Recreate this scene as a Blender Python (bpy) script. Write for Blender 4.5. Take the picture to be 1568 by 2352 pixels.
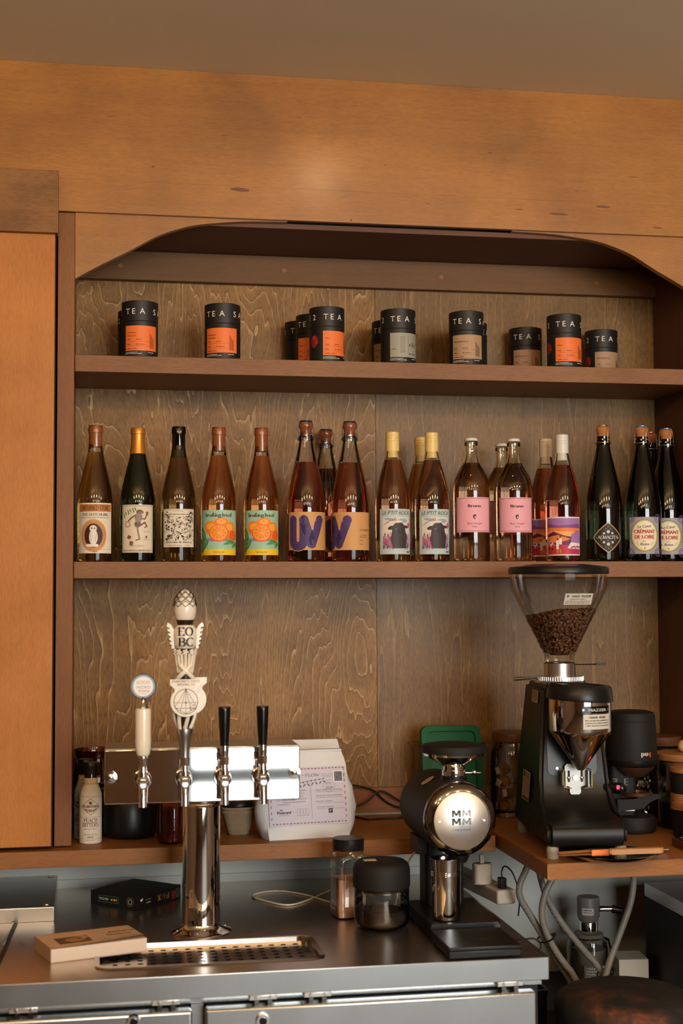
import bpy, bmesh, math, random
from mathutils import Vector, Matrix
PI = math.pi
for _o in list(bpy.data.objects):
    bpy.data.objects.remove(_o, do_unlink=True)
SC = bpy.context.scene
COL = SC.collection

# ------------------------------------------------------------------ camera
CAM = Vector((0.038, -3.158, 1.58))
YAW, PITCH, ROLL = -0.175, 0.0561, -0.0045
_f = Vector((-math.sin(YAW)*math.cos(PITCH), math.cos(YAW)*math.cos(PITCH), math.sin(PITCH)))
_r = Vector((math.cos(YAW), math.sin(YAW), 0)); _u = _r.cross(_f)
_r2 = math.cos(ROLL)*_r + math.sin(ROLL)*_u
_u2 = -math.sin(ROLL)*_r + math.cos(ROLL)*_u
cd = bpy.data.cameras.new('camera'); cam = bpy.data.objects.new('camera', cd); COL.objects.link(cam)
cam.matrix_world = Matrix(((_r2.x, _u2.x, -_f.x, CAM.x), (_r2.y, _u2.y, -_f.y, CAM.y), (_r2.z, _u2.z, -_f.z, CAM.z), (0, 0, 0, 1)))
cd.sensor_fit = 'VERTICAL'; cd.sensor_height = 36.0; cd.sensor_width = 24.0
cd.lens = 3257.0/2352.0*36.0
cd.clip_start = 0.05; cd.clip_end = 60
cd.dof.use_dof = True; cd.dof.focus_distance = 3.27; cd.dof.aperture_fstop = 3.2
SC.camera = cam

# ------------------------------------------------------------------ world, daylight and lamps
W = bpy.data.worlds.new('world'); SC.world = W; W.use_nodes = True
W.node_tree.nodes['Background'].inputs[0].default_value = (0.80, 0.90, 1.0, 1)
W.node_tree.nodes['Background'].inputs[1].default_value = 0.6

def area(name, loc, rot, sx, sy, power, col):
    l = bpy.data.lights.new(name, 'AREA'); l.shape = 'RECTANGLE'; l.size = sx; l.size_y = sy
    l.energy = power; l.color = col
    o = bpy.data.objects.new(name, l); COL.objects.link(o); o.location = loc; o.rotation_euler = rot
    return o
def point(name, loc, power, col, rad):
    l = bpy.data.lights.new(name, 'POINT'); l.energy = power; l.color = col; l.shadow_soft_size = rad
    o = bpy.data.objects.new(name, l); COL.objects.link(o); o.location = loc
    return o
# daylight through the three tall panes of the shop window behind the camera
WINX = (1.10, 2.02, 2.94)
for _x in WINX:
    area('window_sky', (_x, -6.50, 2.02), (PI/2, 0, 0), 0.84, 1.30, 56, (0.98, 0.98, 0.97))      # sky seen in the upper panes
    area('window_street', (_x, -6.50, 0.72), (PI/2, 0, 0), 0.84, 1.14, 15, (0.92, 1.0, 0.97))   # street and pavement in the lower panes
# warm bulbs hanging over the guest side of the bar
WARM = (1.0, 0.63, 0.33)
for _x in (-1.1, -0.35, 0.4, 1.15, 1.9):
    point('bulb', (_x, -2.35, 2.50), 12.0, WARM, 0.07)
for _x in (-0.9, -0.1, 0.7, 1.5):
    point('bulb', (_x, -3.7, 2.50), 12.0, WARM, 0.07)
# small ceiling downlight near the header board
_dl = bpy.data.lights.new('downlight', 'SPOT'); _dl.energy = 1.9; _dl.color = WARM; _dl.shadow_soft_size = 0.035; _dl.spot_size = math.radians(164); _dl.spot_blend = 0.08
_do = bpy.data.objects.new('downlight', _dl); COL.objects.link(_do); _do.location = (0.65, -0.66, 2.715)

SC.view_settings.view_transform = 'Standard'; SC.view_settings.look = 'None'
SC.view_settings.exposure = 0.0; SC.view_settings.gamma = 1.0; SC.view_settings.use_curve_mapping = False
cy = SC.cycles
cy.use_denoising = True; cy.caustics_reflective = False; cy.caustics_refractive = False
cy.use_adaptive_sampling = True; cy.adaptive_threshold = 0.06; cy.adaptive_min_samples = 16
cy.max_bounces = 9; cy.diffuse_bounces = 3; cy.glossy_bounces = 4; cy.transmission_bounces = 6; cy.transparent_max_bounces = 12
cy.sample_clamp_indirect = 6.0; cy.blur_glossy = 0.3

# ------------------------------------------------------------------ material helpers
def lin(c):
    c /= 255.0
    return c/12.92 if c <= 0.04045 else ((c+0.055)/1.055)**2.4
def S(r, g, b): return (lin(r), lin(g), lin(b), 1.0)
MAT = {}
def nodes(name):
    m = bpy.data.materials.new(name); m.use_nodes = True; MAT[name] = m
    nt = m.node_tree
    return m, nt, nt.nodes['Principled BSDF']
def P(name, col, rough=0.5, metal=0.0, trans=0.0, ior=1.45, coat=0.0, spec=0.5, bump=0.0, bscale=300, var=0.0, vscale=40, emit=None, croug=None):
    m, nt, b = nodes(name)
    b.inputs['Base Color'].default_value = col
    b.inputs['Roughness'].default_value = rough; b.inputs['Metallic'].default_value = metal
    b.inputs['Transmission Weight'].default_value = trans; b.inputs['IOR'].default_value = ior
    b.inputs['Coat Weight'].default_value = coat; b.inputs['Specular IOR Level'].default_value = spec
    if croug is not None: b.inputs['Coat Roughness'].default_value = croug
    if emit: b.inputs['Emission Color'].default_value = emit[0]; b.inputs['Emission Strength'].default_value = emit[1]
    if bump or var:
        tc = nt.nodes.new('ShaderNodeTexCoord'); nz = nt.nodes.new('ShaderNodeTexNoise')
        nt.links.new(tc.outputs['Object'], nz.inputs['Vector']); nz.inputs['Scale'].default_value = bscale if bump else vscale
        nz.inputs['Detail'].default_value = 4
        if bump:
            bp = nt.nodes.new('ShaderNodeBump'); bp.inputs['Strength'].default_value = bump; bp.inputs['Distance'].default_value = 0.002
            nt.links.new(nz.outputs['Fac'], bp.inputs['Height']); nt.links.new(bp.outputs['Normal'], b.inputs['Normal'])
        if var:
            n2 = nt.nodes.new('ShaderNodeTexNoise'); nt.links.new(tc.outputs['Object'], n2.inputs['Vector'])
            n2.inputs['Scale'].default_value = vscale; n2.inputs['Detail'].default_value = 5
            mx = nt.nodes.new('ShaderNodeMix'); mx.data_type = 'RGBA'
            d = tuple(c*(1-var) for c in col[:3])+(1,); l = tuple(min(1, c*(1+var)) for c in col[:3])+(1,)
            mx.inputs['A'].default_value = d; mx.inputs['B'].default_value = l
            nt.links.new(n2.outputs['Fac'], mx.inputs['Factor']); nt.links.new(mx.outputs['Result'], b.inputs['Base Color'])
    return m
def ramp(nt, stops):
    r = nt.nodes.new('ShaderNodeValToRGB'); e = r.color_ramp.elements
    while len(e) < len(stops): e.new(0.5)
    for i, (p, c) in enumerate(stops): e[i].position = p; e[i].color = c
    return r
def noise(nt, vec, scale, detail=4, rough=0.55, dist=0.0):
    n = nt.nodes.new('ShaderNodeTexNoise'); n.inputs['Scale'].default_value = scale; n.inputs['Detail'].default_value = detail
    n.inputs['Roughness'].default_value = rough; n.inputs['Distortion'].default_value = dist
    nt.links.new(vec, n.inputs['Vector']); return n
def mapping(nt, src, scale, loc=(0, 0, 0), rot=(0, 0, 0)):
    mp = nt.nodes.new('ShaderNodeMapping'); mp.inputs['Scale'].default_value = scale; mp.inputs['Location'].default_value = loc
    mp.inputs['Rotation'].default_value = rot
    nt.links.new(src, mp.inputs['Vector']); return mp.outputs['Vector']
def mixc(nt, fac, a, b, mode='MIX'):
    m = nt.nodes.new('ShaderNodeMix'); m.data_type = 'RGBA'; m.blend_type = mode
    for k, v in (('Factor', fac), ('A', a), ('B', b)):
        if hasattr(v, 'is_linked') or hasattr(v, 'links'): nt.links.new(v, m.inputs[k])
        else: m.inputs[k].default_value = v
    return m.outputs['Result']
def wood(name, dark, light, grain='X', rough=0.42, seed=0.0, fleck=0.35, blotch=2.2, contour=0.0, line=None, coat=0.0, cs=(9, 9, 1.6), nl=11, streak=1.0):
    """stained wood: long streaks along the grain, blotches, flecks, and optional wavy rotary-cut contour lines"""
    m, nt, b = nodes(name)
    tc = nt.nodes.new('ShaderNodeTexCoord').outputs['Object']
    lo = (seed*1.7, seed*3.1, seed*2.3)
    g = {'X': (3, 60, 60), 'Y': (60, 3, 60), 'Z': (60, 60, 3)}[grain]
    fl = {'X': (60, 480, 480), 'Y': (480, 60, 480), 'Z': (480, 480, 60)}[grain]
    st = noise(nt, mapping(nt, tc, g, lo), 1.0, 5, 0.6, 0.6)
    bl = noise(nt, mapping(nt, tc, (1, 1, 1), lo), blotch, 3, 0.5, 0.4)
    ff = noise(nt, mapping(nt, tc, fl, lo), 1.0, 3, 0.6)
    r1 = ramp(nt, [(0.28, dark), (0.74, light)]); 
    av = nt.nodes.new('ShaderNodeMath'); av.operation = 'MULTIPLY_ADD'; av.inputs[1].default_value = 0.5*streak
    nt.links.new(st.outputs['Fac'], av.inputs[0])
    sb = nt.nodes.new('ShaderNodeMath'); sb.operation = 'MULTIPLY'; sb.inputs[1].default_value = 1-0.5*streak
    nt.links.new(bl.outputs['Fac'], sb.inputs[0]); nt.links.new(sb.outputs[0], av.inputs[2])
    nt.links.new(av.outputs[0], r1.inputs['Fac'])
    col = r1.outputs['Color']
    rf = ramp(nt, [(0.32, (0.50, 0.46, 0.42, 1)), (0.60, (1.0, 1.0, 1.0, 1))]); nt.links.new(ff.outputs['Fac'], rf.inputs['Fac'])
    col = mixc(nt, fleck, col, rf.outputs['Color'], 'MULTIPLY')
    if contour:
        cn = noise(nt, mapping(nt, tc, cs, lo), 0.55, 5, 0.42, 0.35)
        mu = nt.nodes.new('ShaderNodeMath'); mu.operation = 'MULTIPLY'; mu.inputs[1].default_value = nl*2.6
        nt.links.new(cn.outputs['Fac'], mu.inputs[0])
        fr = nt.nodes.new('ShaderNodeMath'); fr.operation = 'FRACT'; nt.links.new(mu.outputs[0], fr.inputs[0])
        wob = noise(nt, mapping(nt, tc, fl, lo), 0.5, 2)
        rl = ramp(nt, [(0.0, (1, 1, 1, 1)), (0.05, (0.7, 0.7, 0.7, 1)), (0.12, (0.12, 0.12, 0.12, 1)), (0.5, (0, 0, 0, 1))])
        nt.links.new(fr.outputs[0], rl.inputs['Fac'])
        mm = nt.nodes.new('ShaderNodeMath'); mm.operation = 'MULTIPLY'; nt.links.new(rl.outputs['Color'], mm.inputs[0]); nt.links.new(wob.outputs['Fac'], mm.inputs[1])
        m2 = nt.nodes.new('ShaderNodeMath'); m2.operation = 'MULTIPLY'; m2.inputs[1].default_value = contour; nt.links.new(mm.outputs[0], m2.inputs[0])
        col = mixc(nt, m2.outputs[0], col, line)
        rd = ramp(nt, [(0.84, (1, 1, 1, 1)), (0.97, (0.66, 0.62, 0.58, 1))]); nt.links.new(fr.outputs[0], rd.inputs['Fac'])
        col = mixc(nt, min(0.8, contour), col, rd.outputs['Color'], 'MULTIPLY')
    nt.links.new(col, b.inputs['Base Color'])
    b.inputs['Specular IOR Level'].default_value = 0.28
    b.inputs['Roughness'].default_value = rough; b.inputs['Coat Weight'].default_value = coat; b.inputs['Coat Roughness'].default_value = 0.24
    bp = nt.nodes.new('ShaderNodeBump'); bp.inputs['Strength'].default_value = 0.12; bp.inputs['Distance'].default_value = 0.001
    nt.links.new(ff.outputs['Fac'], bp.inputs['Height']); nt.links.new(bp.outputs['Normal'], b.inputs['Normal'])
    return m
def steel(name, col, rough, grain='X', amp=0.10, bump=0.03):
    m, nt, b = nodes(name)
    tc = nt.nodes.new('ShaderNodeTexCoord').outputs['Object']
    g = {'X': (4, 500, 500), 'Y': (500, 4, 500), 'Z': (500, 500, 4)}[grain]
    n = noise(nt, mapping(nt, tc, g), 1.0, 3); n2 = noise(nt, tc, 9, 4)
    mr = nt.nodes.new('ShaderNodeMapRange'); mr.inputs['To Min'].default_value = rough-amp; mr.inputs['To Max'].default_value = rough+amp
    nt.links.new(n2.outputs['Fac'], mr.inputs['Value']); nt.links.new(mr.outputs['Result'], b.inputs['Roughness'])
    b.inputs['Base Color'].default_value = col; b.inputs['Metallic'].default_value = 1.0
    bp = nt.nodes.new('ShaderNodeBump'); bp.inputs['Strength'].default_value = bump; bp.inputs['Distance'].default_value = 0.001
    nt.links.new(n.outputs['Fac'], bp.inputs['Height']); nt.links.new(bp.outputs['Normal'], b.inputs['Normal'])
    return m
def thin_glass(name, tint, refl=1.0, rough=0.0):
    """thin clear sheet: straight-through tint with mirror reflection by Fresnel"""
    m, nt, b = nodes(name); nt.nodes.remove(b)
    out = nt.nodes['Material Output']
    tr = nt.nodes.new('ShaderNodeBsdfTransparent'); tr.inputs[0].default_value = tint
    gl = nt.nodes.new('ShaderNodeBsdfGlossy'); gl.inputs['Roughness'].default_value = rough; gl.inputs[0].default_value = (1, 1, 1, 1)
    fr = nt.nodes.new('ShaderNodeFresnel'); fr.inputs[0].default_value = 1.45
    mu = nt.nodes.new('ShaderNodeMath'); mu.operation = 'MULTIPLY'; mu.inputs[1].default_value = refl; mu.use_clamp = True
    nt.links.new(fr.outputs[0], mu.inputs[0])
    mx = nt.nodes.new('ShaderNodeMixShader'); nt.links.new(mu.outputs[0], mx.inputs[0])
    nt.links.new(tr.outputs[0], mx.inputs[1]); nt.links.new(gl.outputs[0], mx.inputs[2]); nt.links.new(mx.outputs[0], out.inputs[0])
    return m

# ------------------------------------------------------------------ mesh helpers
class B:
    def __init__(s): s.bm = bmesh.new(); s.ms = []
    def mi(s, m):
        if m is None: return 0
        if m not in s.ms: s.ms.append(m)
        return s.ms.index(m)
    def faces(s, vs, fs, m=None):
        k = s.mi(m); v = [s.bm.verts.new(p) for p in vs]; out = []
        for f in fs:
            try: q = s.bm.faces.new([v[i] for i in f]); q.material_index = k; q.smooth = True; out.append(q)
            except ValueError: pass
        return v, out
    def box(s, x0, x1, y0, y1, z0, z1, m=None, bev=0.0, seg=2):
        vs = [(x0, y0, z0), (x1, y0, z0), (x1, y1, z0), (x0, y1, z0), (x0, y0, z1), (x1, y0, z1), (x1, y1, z1), (x0, y1, z1)]
        fs = [(3, 2, 1, 0), (4, 5, 6, 7), (0, 1, 5, 4), (1, 2, 6, 5), (2, 3, 7, 6), (3, 0, 4, 7)]
        v, f = s.faces(vs, fs, m)
        for q in f: q.smooth = False
        if bev:
            e = list({x for q in f for x in q.edges})
            r = bmesh.ops.bevel(s.bm, geom=e, offset=bev, segments=seg, affect='EDGES', profile=0.5)
            for q in r['faces']: q.material_index = s.mi(m); q.smooth = True
        return s
    def lathe(s, prof, seg=32, c=(0, 0, 0), m=None, mat4=None, a0=0.0, a1=2*PI):
        full = abs(a1-a0-2*PI) < 1e-6; n = seg if full else seg+1; rings = []
        k = s.mi(m)
        def T(p):
            p = Vector(p)
            if mat4 is not None: p = mat4 @ p
            return p+Vector(c)
        for (r, z) in prof:
            if r < 1e-6: rings.append([s.bm.verts.new(T((0, 0, z)))])
            else: rings.append([s.bm.verts.new(T((r*math.cos(a0+(a1-a0)*i/seg), r*math.sin(a0+(a1-a0)*i/seg), z))) for i in range(n)])
        for A, C in zip(rings[:-1], rings[1:]):
            for i in range(seg if not full else n):
                j = (i+1) % n
                if len(A) == 1 and len(C) == 1: continue
                q = [A[0], C[j], C[i]] if len(A) == 1 else ([A[i], A[j], C[0]] if len(C) == 1 else [A[i], A[j], C[j], C[i]])
                try: f = s.bm.faces.new(q); f.material_index = k; f.smooth = True
                except ValueError: pass
        return s
    def cyl(s, p0, p1, r0, r1=None, seg=20, m=None, prof=None):
        p0 = Vector(p0); p1 = Vector(p1); r1 = r0 if r1 is None else r1
        d = p1-p0; L = d.length; q = d.to_track_quat('Z', 'Y').to_matrix()
        pr = prof or [(0, 0), (r0, 0), (r1, L), (0, L)]
        return s.lathe(pr, seg, tuple(p0), m, q)
    def tube(s, pts, r, seg=8, m=None, smooth=0, caps=True, flat=None):
        P_ = [Vector(p) for p in pts]
        for _ in range(smooth):
            Q = [P_[0]]
            for a, b_ in zip(P_[:-1], P_[1:]): Q += [a*0.75+b_*0.25, a*0.25+b_*0.75]
            P_ = Q+[P_[-1]]
        rr = r if isinstance(r, (list, tuple)) else None; k = s.mi(m); rings = []; up = None
        for i, p in enumerate(P_):
            t = (P_[min(i+1, len(P_)-1)]-P_[max(i-1, 0)]).normalized()
            if up is None:
                up = Vector((0, 0, 1)) if abs(t.z) < 0.9 else Vector((1, 0, 0))
            n = (up-t*up.dot(t)); n = n.normalized() if n.length > 1e-6 else t.orthogonal().normalized()
            up = n; bn = t.cross(n)
            R = r
            if rr is not None:
                q = i/(len(P_)-1)*(len(rr)-1); k0 = min(int(q), len(rr)-2); R = rr[k0]+(rr[k0+1]-rr[k0])*(q-k0)
            fl = flat or 1.0
            rings.append([s.bm.verts.new(p+n*R*fl*math.cos(2*PI*j/seg)+bn*R*math.sin(2*PI*j/seg)) for j in range(seg)])
        for A, C in zip(rings[:-1], rings[1:]):
            for i in range(seg):
                f = s.bm.faces.new([A[i], A[(i+1) % seg], C[(i+1) % seg], C[i]]); f.material_index = k; f.smooth = True
        if caps:
            for R in (rings[0][::-1], rings[-1]):
                f = s.bm.faces.new(R); f.material_index = k
        return s
    def prism(s, poly, y0, y1, m=None, axis='Y', bev=0.0):
        k = s.mi(m)
        def T(a, b_, y):
            return {'Y': (a, y, b_), 'Z': (a, b_, y), 'X': (y, a, b_)}[axis]
        A = [s.bm.verts.new(T(a, b_, y0)) for a, b_ in poly]; C = [s.bm.verts.new(T(a, b_, y1)) for a, b_ in poly]
        n = len(poly); fs = [s.bm.faces.new(A), s.bm.faces.new(C[::-1])]
        for i in range(n): fs.append(s.bm.faces.new([A[(i+1) % n], A[i], C[i], C[(i+1) % n]]))
        for f in fs: f.material_index = k; f.smooth = True
        fs[0].smooth = fs[1].smooth = False
        if bev:
            e = list({x for q in fs[:2] for x in q.edges})
            r = bmesh.ops.bevel(s.bm, geom=e, offset=bev, segments=2, affect='EDGES')
            for q in r['faces']: q.material_index = k; q.smooth = True
        return s
    def ball(s, c, r, m=None, seg=20, sc=(1, 1, 1), rot=None):
        pr = [(r*math.sin(PI*i/(seg//2)), -r*math.cos(PI*i/(seg//2))) for i in range(seg//2+1)]
        M_ = Matrix.Diagonal(sc).to_3x3()
        if rot is not None: M_ = rot @ M_
        return s.lathe(pr, seg, c, m, M_)
    def done(s, name, mat=None, parent=None, ang=40, loc=None, recalc=True):
        bm = s.bm
        if recalc: bmesh.ops.recalc_face_normals(bm, faces=bm.faces)
        ca = math.radians(ang)
        for e in bm.edges:
            if len(e.link_faces) == 2 and e.calc_face_angle(0) > ca: e.smooth = False
        me = bpy.data.meshes.new(name); bm.to_mesh(me); bm.free()
        ms = s.ms or [mat]
        for x in ms: me.materials.append(MAT[x] if isinstance(x, str) else x)
        o = bpy.data.objects.new(name, me); COL.objects.link(o)
        if parent is not None: o.parent = parent
        if loc is not None: o.location = loc
        return o
def tag(o, label=None, cat=None, group=None, kind=None):
    if label: o['label'] = label
    if cat: o['category'] = cat
    if group: o['group'] = group
    if kind: o['kind'] = kind
    return o
def thing(name, label, cat, loc=(0, 0, 0), rz=0.0, group=None):
    o = bpy.data.objects.new(name, None); COL.objects.link(o); o.empty_display_size = 0.02
    o.location = loc; o.rotation_euler = (0, 0, rz)
    return tag(o, label, cat, group)
def dup(root, loc, rz, label):
    r = root.copy(); COL.objects.link(r); r.location = loc; r.rotation_euler = (0, 0, rz); r['label'] = label
    for ch in root.children:
        c = ch.copy(); COL.objects.link(c); c.parent = r
        for g in ch.children:
            d = g.copy(); COL.objects.link(d); d.parent = c
    return r
def rrect(x0, x1, y0, y1, r, n=5):
    out = []
    for cx, cy_, a in ((x1-r, y1-r, 0), (x0+r, y1-r, 90), (x0+r, y0+r, 180), (x1-r, y0+r, 270)):
        for i in range(n+1):
            t = math.radians(a+90*i/n); out.append((cx+r*math.cos(t), cy_+r*math.sin(t)))
    return out
def face_cam(x, y): return math.atan2(CAM.x-x, -(CAM.y-y)) * 1.0   # heading that turns a thing's -Y side to the camera

# ------------------------------------------------------------------ flat print (lettering and drawings) laid on a surface
_tx = {}
def text_mesh(s):
    if s in _tx: return _tx[s]
    cu = bpy.data.curves.new('t', 'FONT'); cu.body = s; cu.size = 1.0; cu.resolution_u = 3
    o = bpy.data.objects.new('t', cu); COL.objects.link(o)
    dg = bpy.context.evaluated_depsgraph_get(); me = o.evaluated_get(dg).to_mesh()
    v = [(p.co.x, p.co.y) for p in me.vertices]; f = [tuple(q.vertices) for q in me.polygons]
    o.evaluated_get(dg).to_mesh_clear(); bpy.data.objects.remove(o); bpy.data.curves.remove(cu)
    _tx[s] = (v, f); return _tx[s]
def _arc(cx, cy_, rx, ry, a, b_, n=12):
    return [(cx+rx*math.cos(math.radians(a+(b_-a)*i/n)), cy_+ry*math.sin(math.radians(a+(b_-a)*i/n))) for i in range(n+1)]
# stroke letters with serifs: name -> (width, polylines)
SER = {
 'A': (.72, [[(.05, 0), (.36, 1)], [(.36, 1), (.67, 0)], [(.16, .34), (.56, .34)]]),
 'B': (.62, [[(.12, 0), (.12, 1)], [(.12, 1)]+_arc(.30, .76, .22, .24, 90, -90)+[(.12, .52)], [(.12, .52)]+_arc(.32, .26, .26, .26, 90, -90)+[(.12, 0)]]),
 'C': (.68, [_arc(.38, .5, .33, .5, 45, 315, 18)]),
 'D': (.70, [[(.12, 0), (.12, 1)], [(.12, 1)]+_arc(.28, .5, .36, .5, 90, -90)+[(.12, 0)]]),
 'E': (.58, [[(.12, 0), (.12, 1)], [(.12, 1), (.52, 1), (.52, .84)], [(.12, .52), (.44, .52)], [(.12, 0), (.54, 0), (.54, .17)]]),
 'F': (.55, [[(.12, 0), (.12, 1)], [(.12, 1), (.52, 1), (.52, .84)], [(.12, .52), (.44, .52)]]),
 'G': (.72, [_arc(.38, .5, .33, .5, 45, 330, 18), [(.66, 0.05), (.66, .42)]]),
 'H': (.72, [[(.12, 0), (.12, 1)], [(.60, 0), (.60, 1)], [(.12, .52), (.60, .52)]]),
 'I': (.28, [[(.14, 0), (.14, 1)]]), 'L': (.54, [[(.12, 0), (.12, 1)], [(.12, 0), (.52, 0), (.52, .18)]]),
 'M': (.86, [[(.12, 0), (.12, 1)], [(.12, 1), (.43, .12)], [(.43, .12), (.74, 1)], [(.74, 1), (.74, 0)]]),
 'N': (.74, [[(.12, 0), (.12, 1)], [(.12, 1), (.62, 0)], [(.62, 0), (.62, 1)]]),
 'O': (.76, [_arc(.38, .5, .32, .5, 0, 360, 22)]), 'P': (.58, [[(.12, 0), (.12, 1)], [(.12, 1)]+_arc(.28, .74, .26, .26, 90, -90)+[(.12, .48)]]),
 'R': (.64, [[(.12, 0), (.12, 1)], [(.12, 1)]+_arc(.28, .75, .24, .25, 90, -90)+[(.12, .5)], [(.30, .5), (.58, 0)]]),
 'S': (.54, [_arc(.27, .75, .19, .25, 40, 250, 10)+_arc(.27, .25, .21, .25, 80, -140, 10)]),
 'T': (.62, [[(.31, 0), (.31, 1)], [(.03, .84), (.03, 1), (.59, 1), (.59, .84)]]),
 'U': (.72, [[(.12, 1), (.12, .3)]+_arc(.36, .3, .24, .3, 180, 360)+[(.60, 1)]]), 'V': (.70, [[(.05, 1), (.35, 0)], [(.35, 0), (.65, 1)]]),
 'W': (.95, [[(.04, 1), (.26, 0)], [(.26, 0), (.48, .9)], [(.48, .9), (.70, 0)], [(.70, 0), (.92, 1)]]),
 'Y': (.66, [[(.04, 1), (.33, .5)], [(.33, .5), (.62, 1)], [(.33, .5), (.33, 0)]]), 'Z': (.58, [[(.06, 1), (.52, 1), (.06, 0), (.54, 0)]]),
 '-': (.4, [[(.05, .45), (.35, .45)]]), "'": (.2, [[(.1, .75), (.1, 1)]]), ' ': (.34, []), '.': (.2, [[(.1, 0), (.1, .08)]]), '&': (.7, [_arc(.3, .75, .17, .25, 0, 360), _arc(.3, .27, .25, .27, 0, 360)]),
}
SERF = set('ABDEFHILMNPRTUVWY')
class Dec:
    """2-D print in metres: u to the viewer's right, v up; built as thin sheets lying on a flat or curved surface"""
    def __init__(s): s.items = []
    def add(s, vs, fs, m, lay=1): s.items.append((list(vs), list(fs), m, lay)); return s
    def poly(s, pts, m, lay=1): return s.add(pts, [tuple(range(len(pts)))], m, lay)
    def rect(s, u0, u1, v0, v1, m, lay=1): return s.poly([(u0, v0), (u1, v0), (u1, v1), (u0, v1)], m, lay)
    def ell(s, u, v, a, b_, m, lay=1, n=20, rot=0.0):
        c, d = math.cos(rot), math.sin(rot)
        return s.poly([(u+a*math.cos(2*PI*i/n)*c-b_*math.sin(2*PI*i/n)*d, v+a*math.cos(2*PI*i/n)*d+b_*math.sin(2*PI*i/n)*c) for i in range(n)], m, lay)
    def ring(s, u, v, a, b_, w, m, lay=1, n=28):
        vs = [(u+(a-k)*math.cos(2*PI*i/n), v+(b_-k)*math.sin(2*PI*i/n)) for k in (0, w) for i in range(n)]
        return s.add(vs, [(i, (i+1) % n, n+(i+1) % n, n+i) for i in range(n)], m, lay)
    def line(s, pts, w, m, lay=1, w2=None):
        for a, b_ in zip(pts[:-1], pts[1:]):
            dx, dy = b_[0]-a[0], b_[1]-a[1]; L = math.hypot(dx, dy) or 1e-9
            nx, ny = -dy/L*w/2, dx/L*w/2; ex, ey = dx/L*w*0.2, dy/L*w*0.2
            s.poly([(a[0]+nx-ex, a[1]+ny-ey), (a[0]-nx-ex, a[1]-ny-ey), (b_[0]-nx+ex, b_[1]-ny+ey), (b_[0]+nx+ex, b_[1]+ny+ey)], m, lay)
        return s
    def frame(s, u0, u1, v0, v1, w, m, lay=1):
        s.rect(u0, u1, v0, v0+w, m, lay); s.rect(u0, u1, v1-w, v1, m, lay); s.rect(u0, u0+w, v0, v1, m, lay); return s.rect(u1-w, u1, v0, v1, m, lay)
    def text(s, t, u, v, h, m, lay=3, align='C', width=None, shear=0.0, rot=0.0, bold=0.0):
        v0, f0 = text_mesh(t)
        if not v0: return s
        x0 = min(p[0] for p in v0); x1 = max(p[0] for p in v0); k = h/0.73
        sx = k if width is None else width/(x1-x0); wd = (x1-x0)*sx
        off = {'C': -wd/2, 'L': 0, 'R': -wd}[align]; c, d = math.cos(rot), math.sin(rot)
        for bx in ((0,) if not bold else (-bold, 0, bold)):
            pts = [((p[0]-x0)*sx+off+p[1]*k*shear+bx, p[1]*k) for p in v0]
            s.add([(u+a*c-b_*d, v+a*d+b_*c) for a, b_ in pts], f0, m, lay)
        return s
    def serif(s, t, u, v, h, m, lay=3, align='C', width=None, thick=0.15, thin=0.06, slab=0.055, gap=0.06, shear=0.0):
        tot = sum(SER[c][0]+gap for c in t)-gap
        kx = h if width is None else width/tot; wd = tot*kx; x = u+{'C': -wd/2, 'L': 0, 'R': -wd}[align]
        for c in t:
            w, strokes = SER[c]
            T = lambda p: (x+p[0]*kx+p[1]*h*shear, v+p[1]*h)
            for pl in strokes:
                for a, b_ in zip(pl[:-1], pl[1:]):
                    dx, dy = b_[0]-a[0], b_[1]-a[1]; L = math.hypot(dx, dy) or 1e-9
                    th = thin+(thick-thin)*abs(dy)/L
                    if c in 'AMNVW' and dx*dy > 0 and len(pl) == 2: th = thin*1.3
                    nx, ny = -dy/L*th/2, dx/L*th/2; ex, ey = dx/L*.02, dy/L*.02
                    s.poly([T((a[0]+nx-ex, a[1]+ny-ey)), T((a[0]-nx-ex, a[1]-ny-ey)), T((b_[0]-nx+ex, b_[1]-ny+ey)), T((b_[0]+nx+ex, b_[1]+ny+ey))], m, lay)
                if c in SERF and len(pl) == 2:
                    for p in pl:
                        if p[1] in (0, 1) and abs(pl[0][0]-pl[1][0]) < 0.5:
                            q = slab/2 if p[1] == 0 else -slab/2
                            s.poly([T((p[0]-.12, p[1]+q-slab/2)), T((p[0]+.12, p[1]+q-slab/2)), T((p[0]+.12, p[1]+q+slab/2)), T((p[0]-.12, p[1]+q+slab/2))], m, lay)
            x += (w+gap)*kx
        return s
    def micro(s, u0, u1, v, h, m, seed=1, lay=3):
        """tiny unreadable line of type: broken dashes"""
        r = random.Random(seed); u = u0
        while u < u1:
            w = h*r.uniform(0.5, 1.6); s.rect(u, min(u+w, u1), v, v+h*r.uniform(.55, 1), m, lay); u += w+h*r.uniform(.25, .7)
        return s
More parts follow.
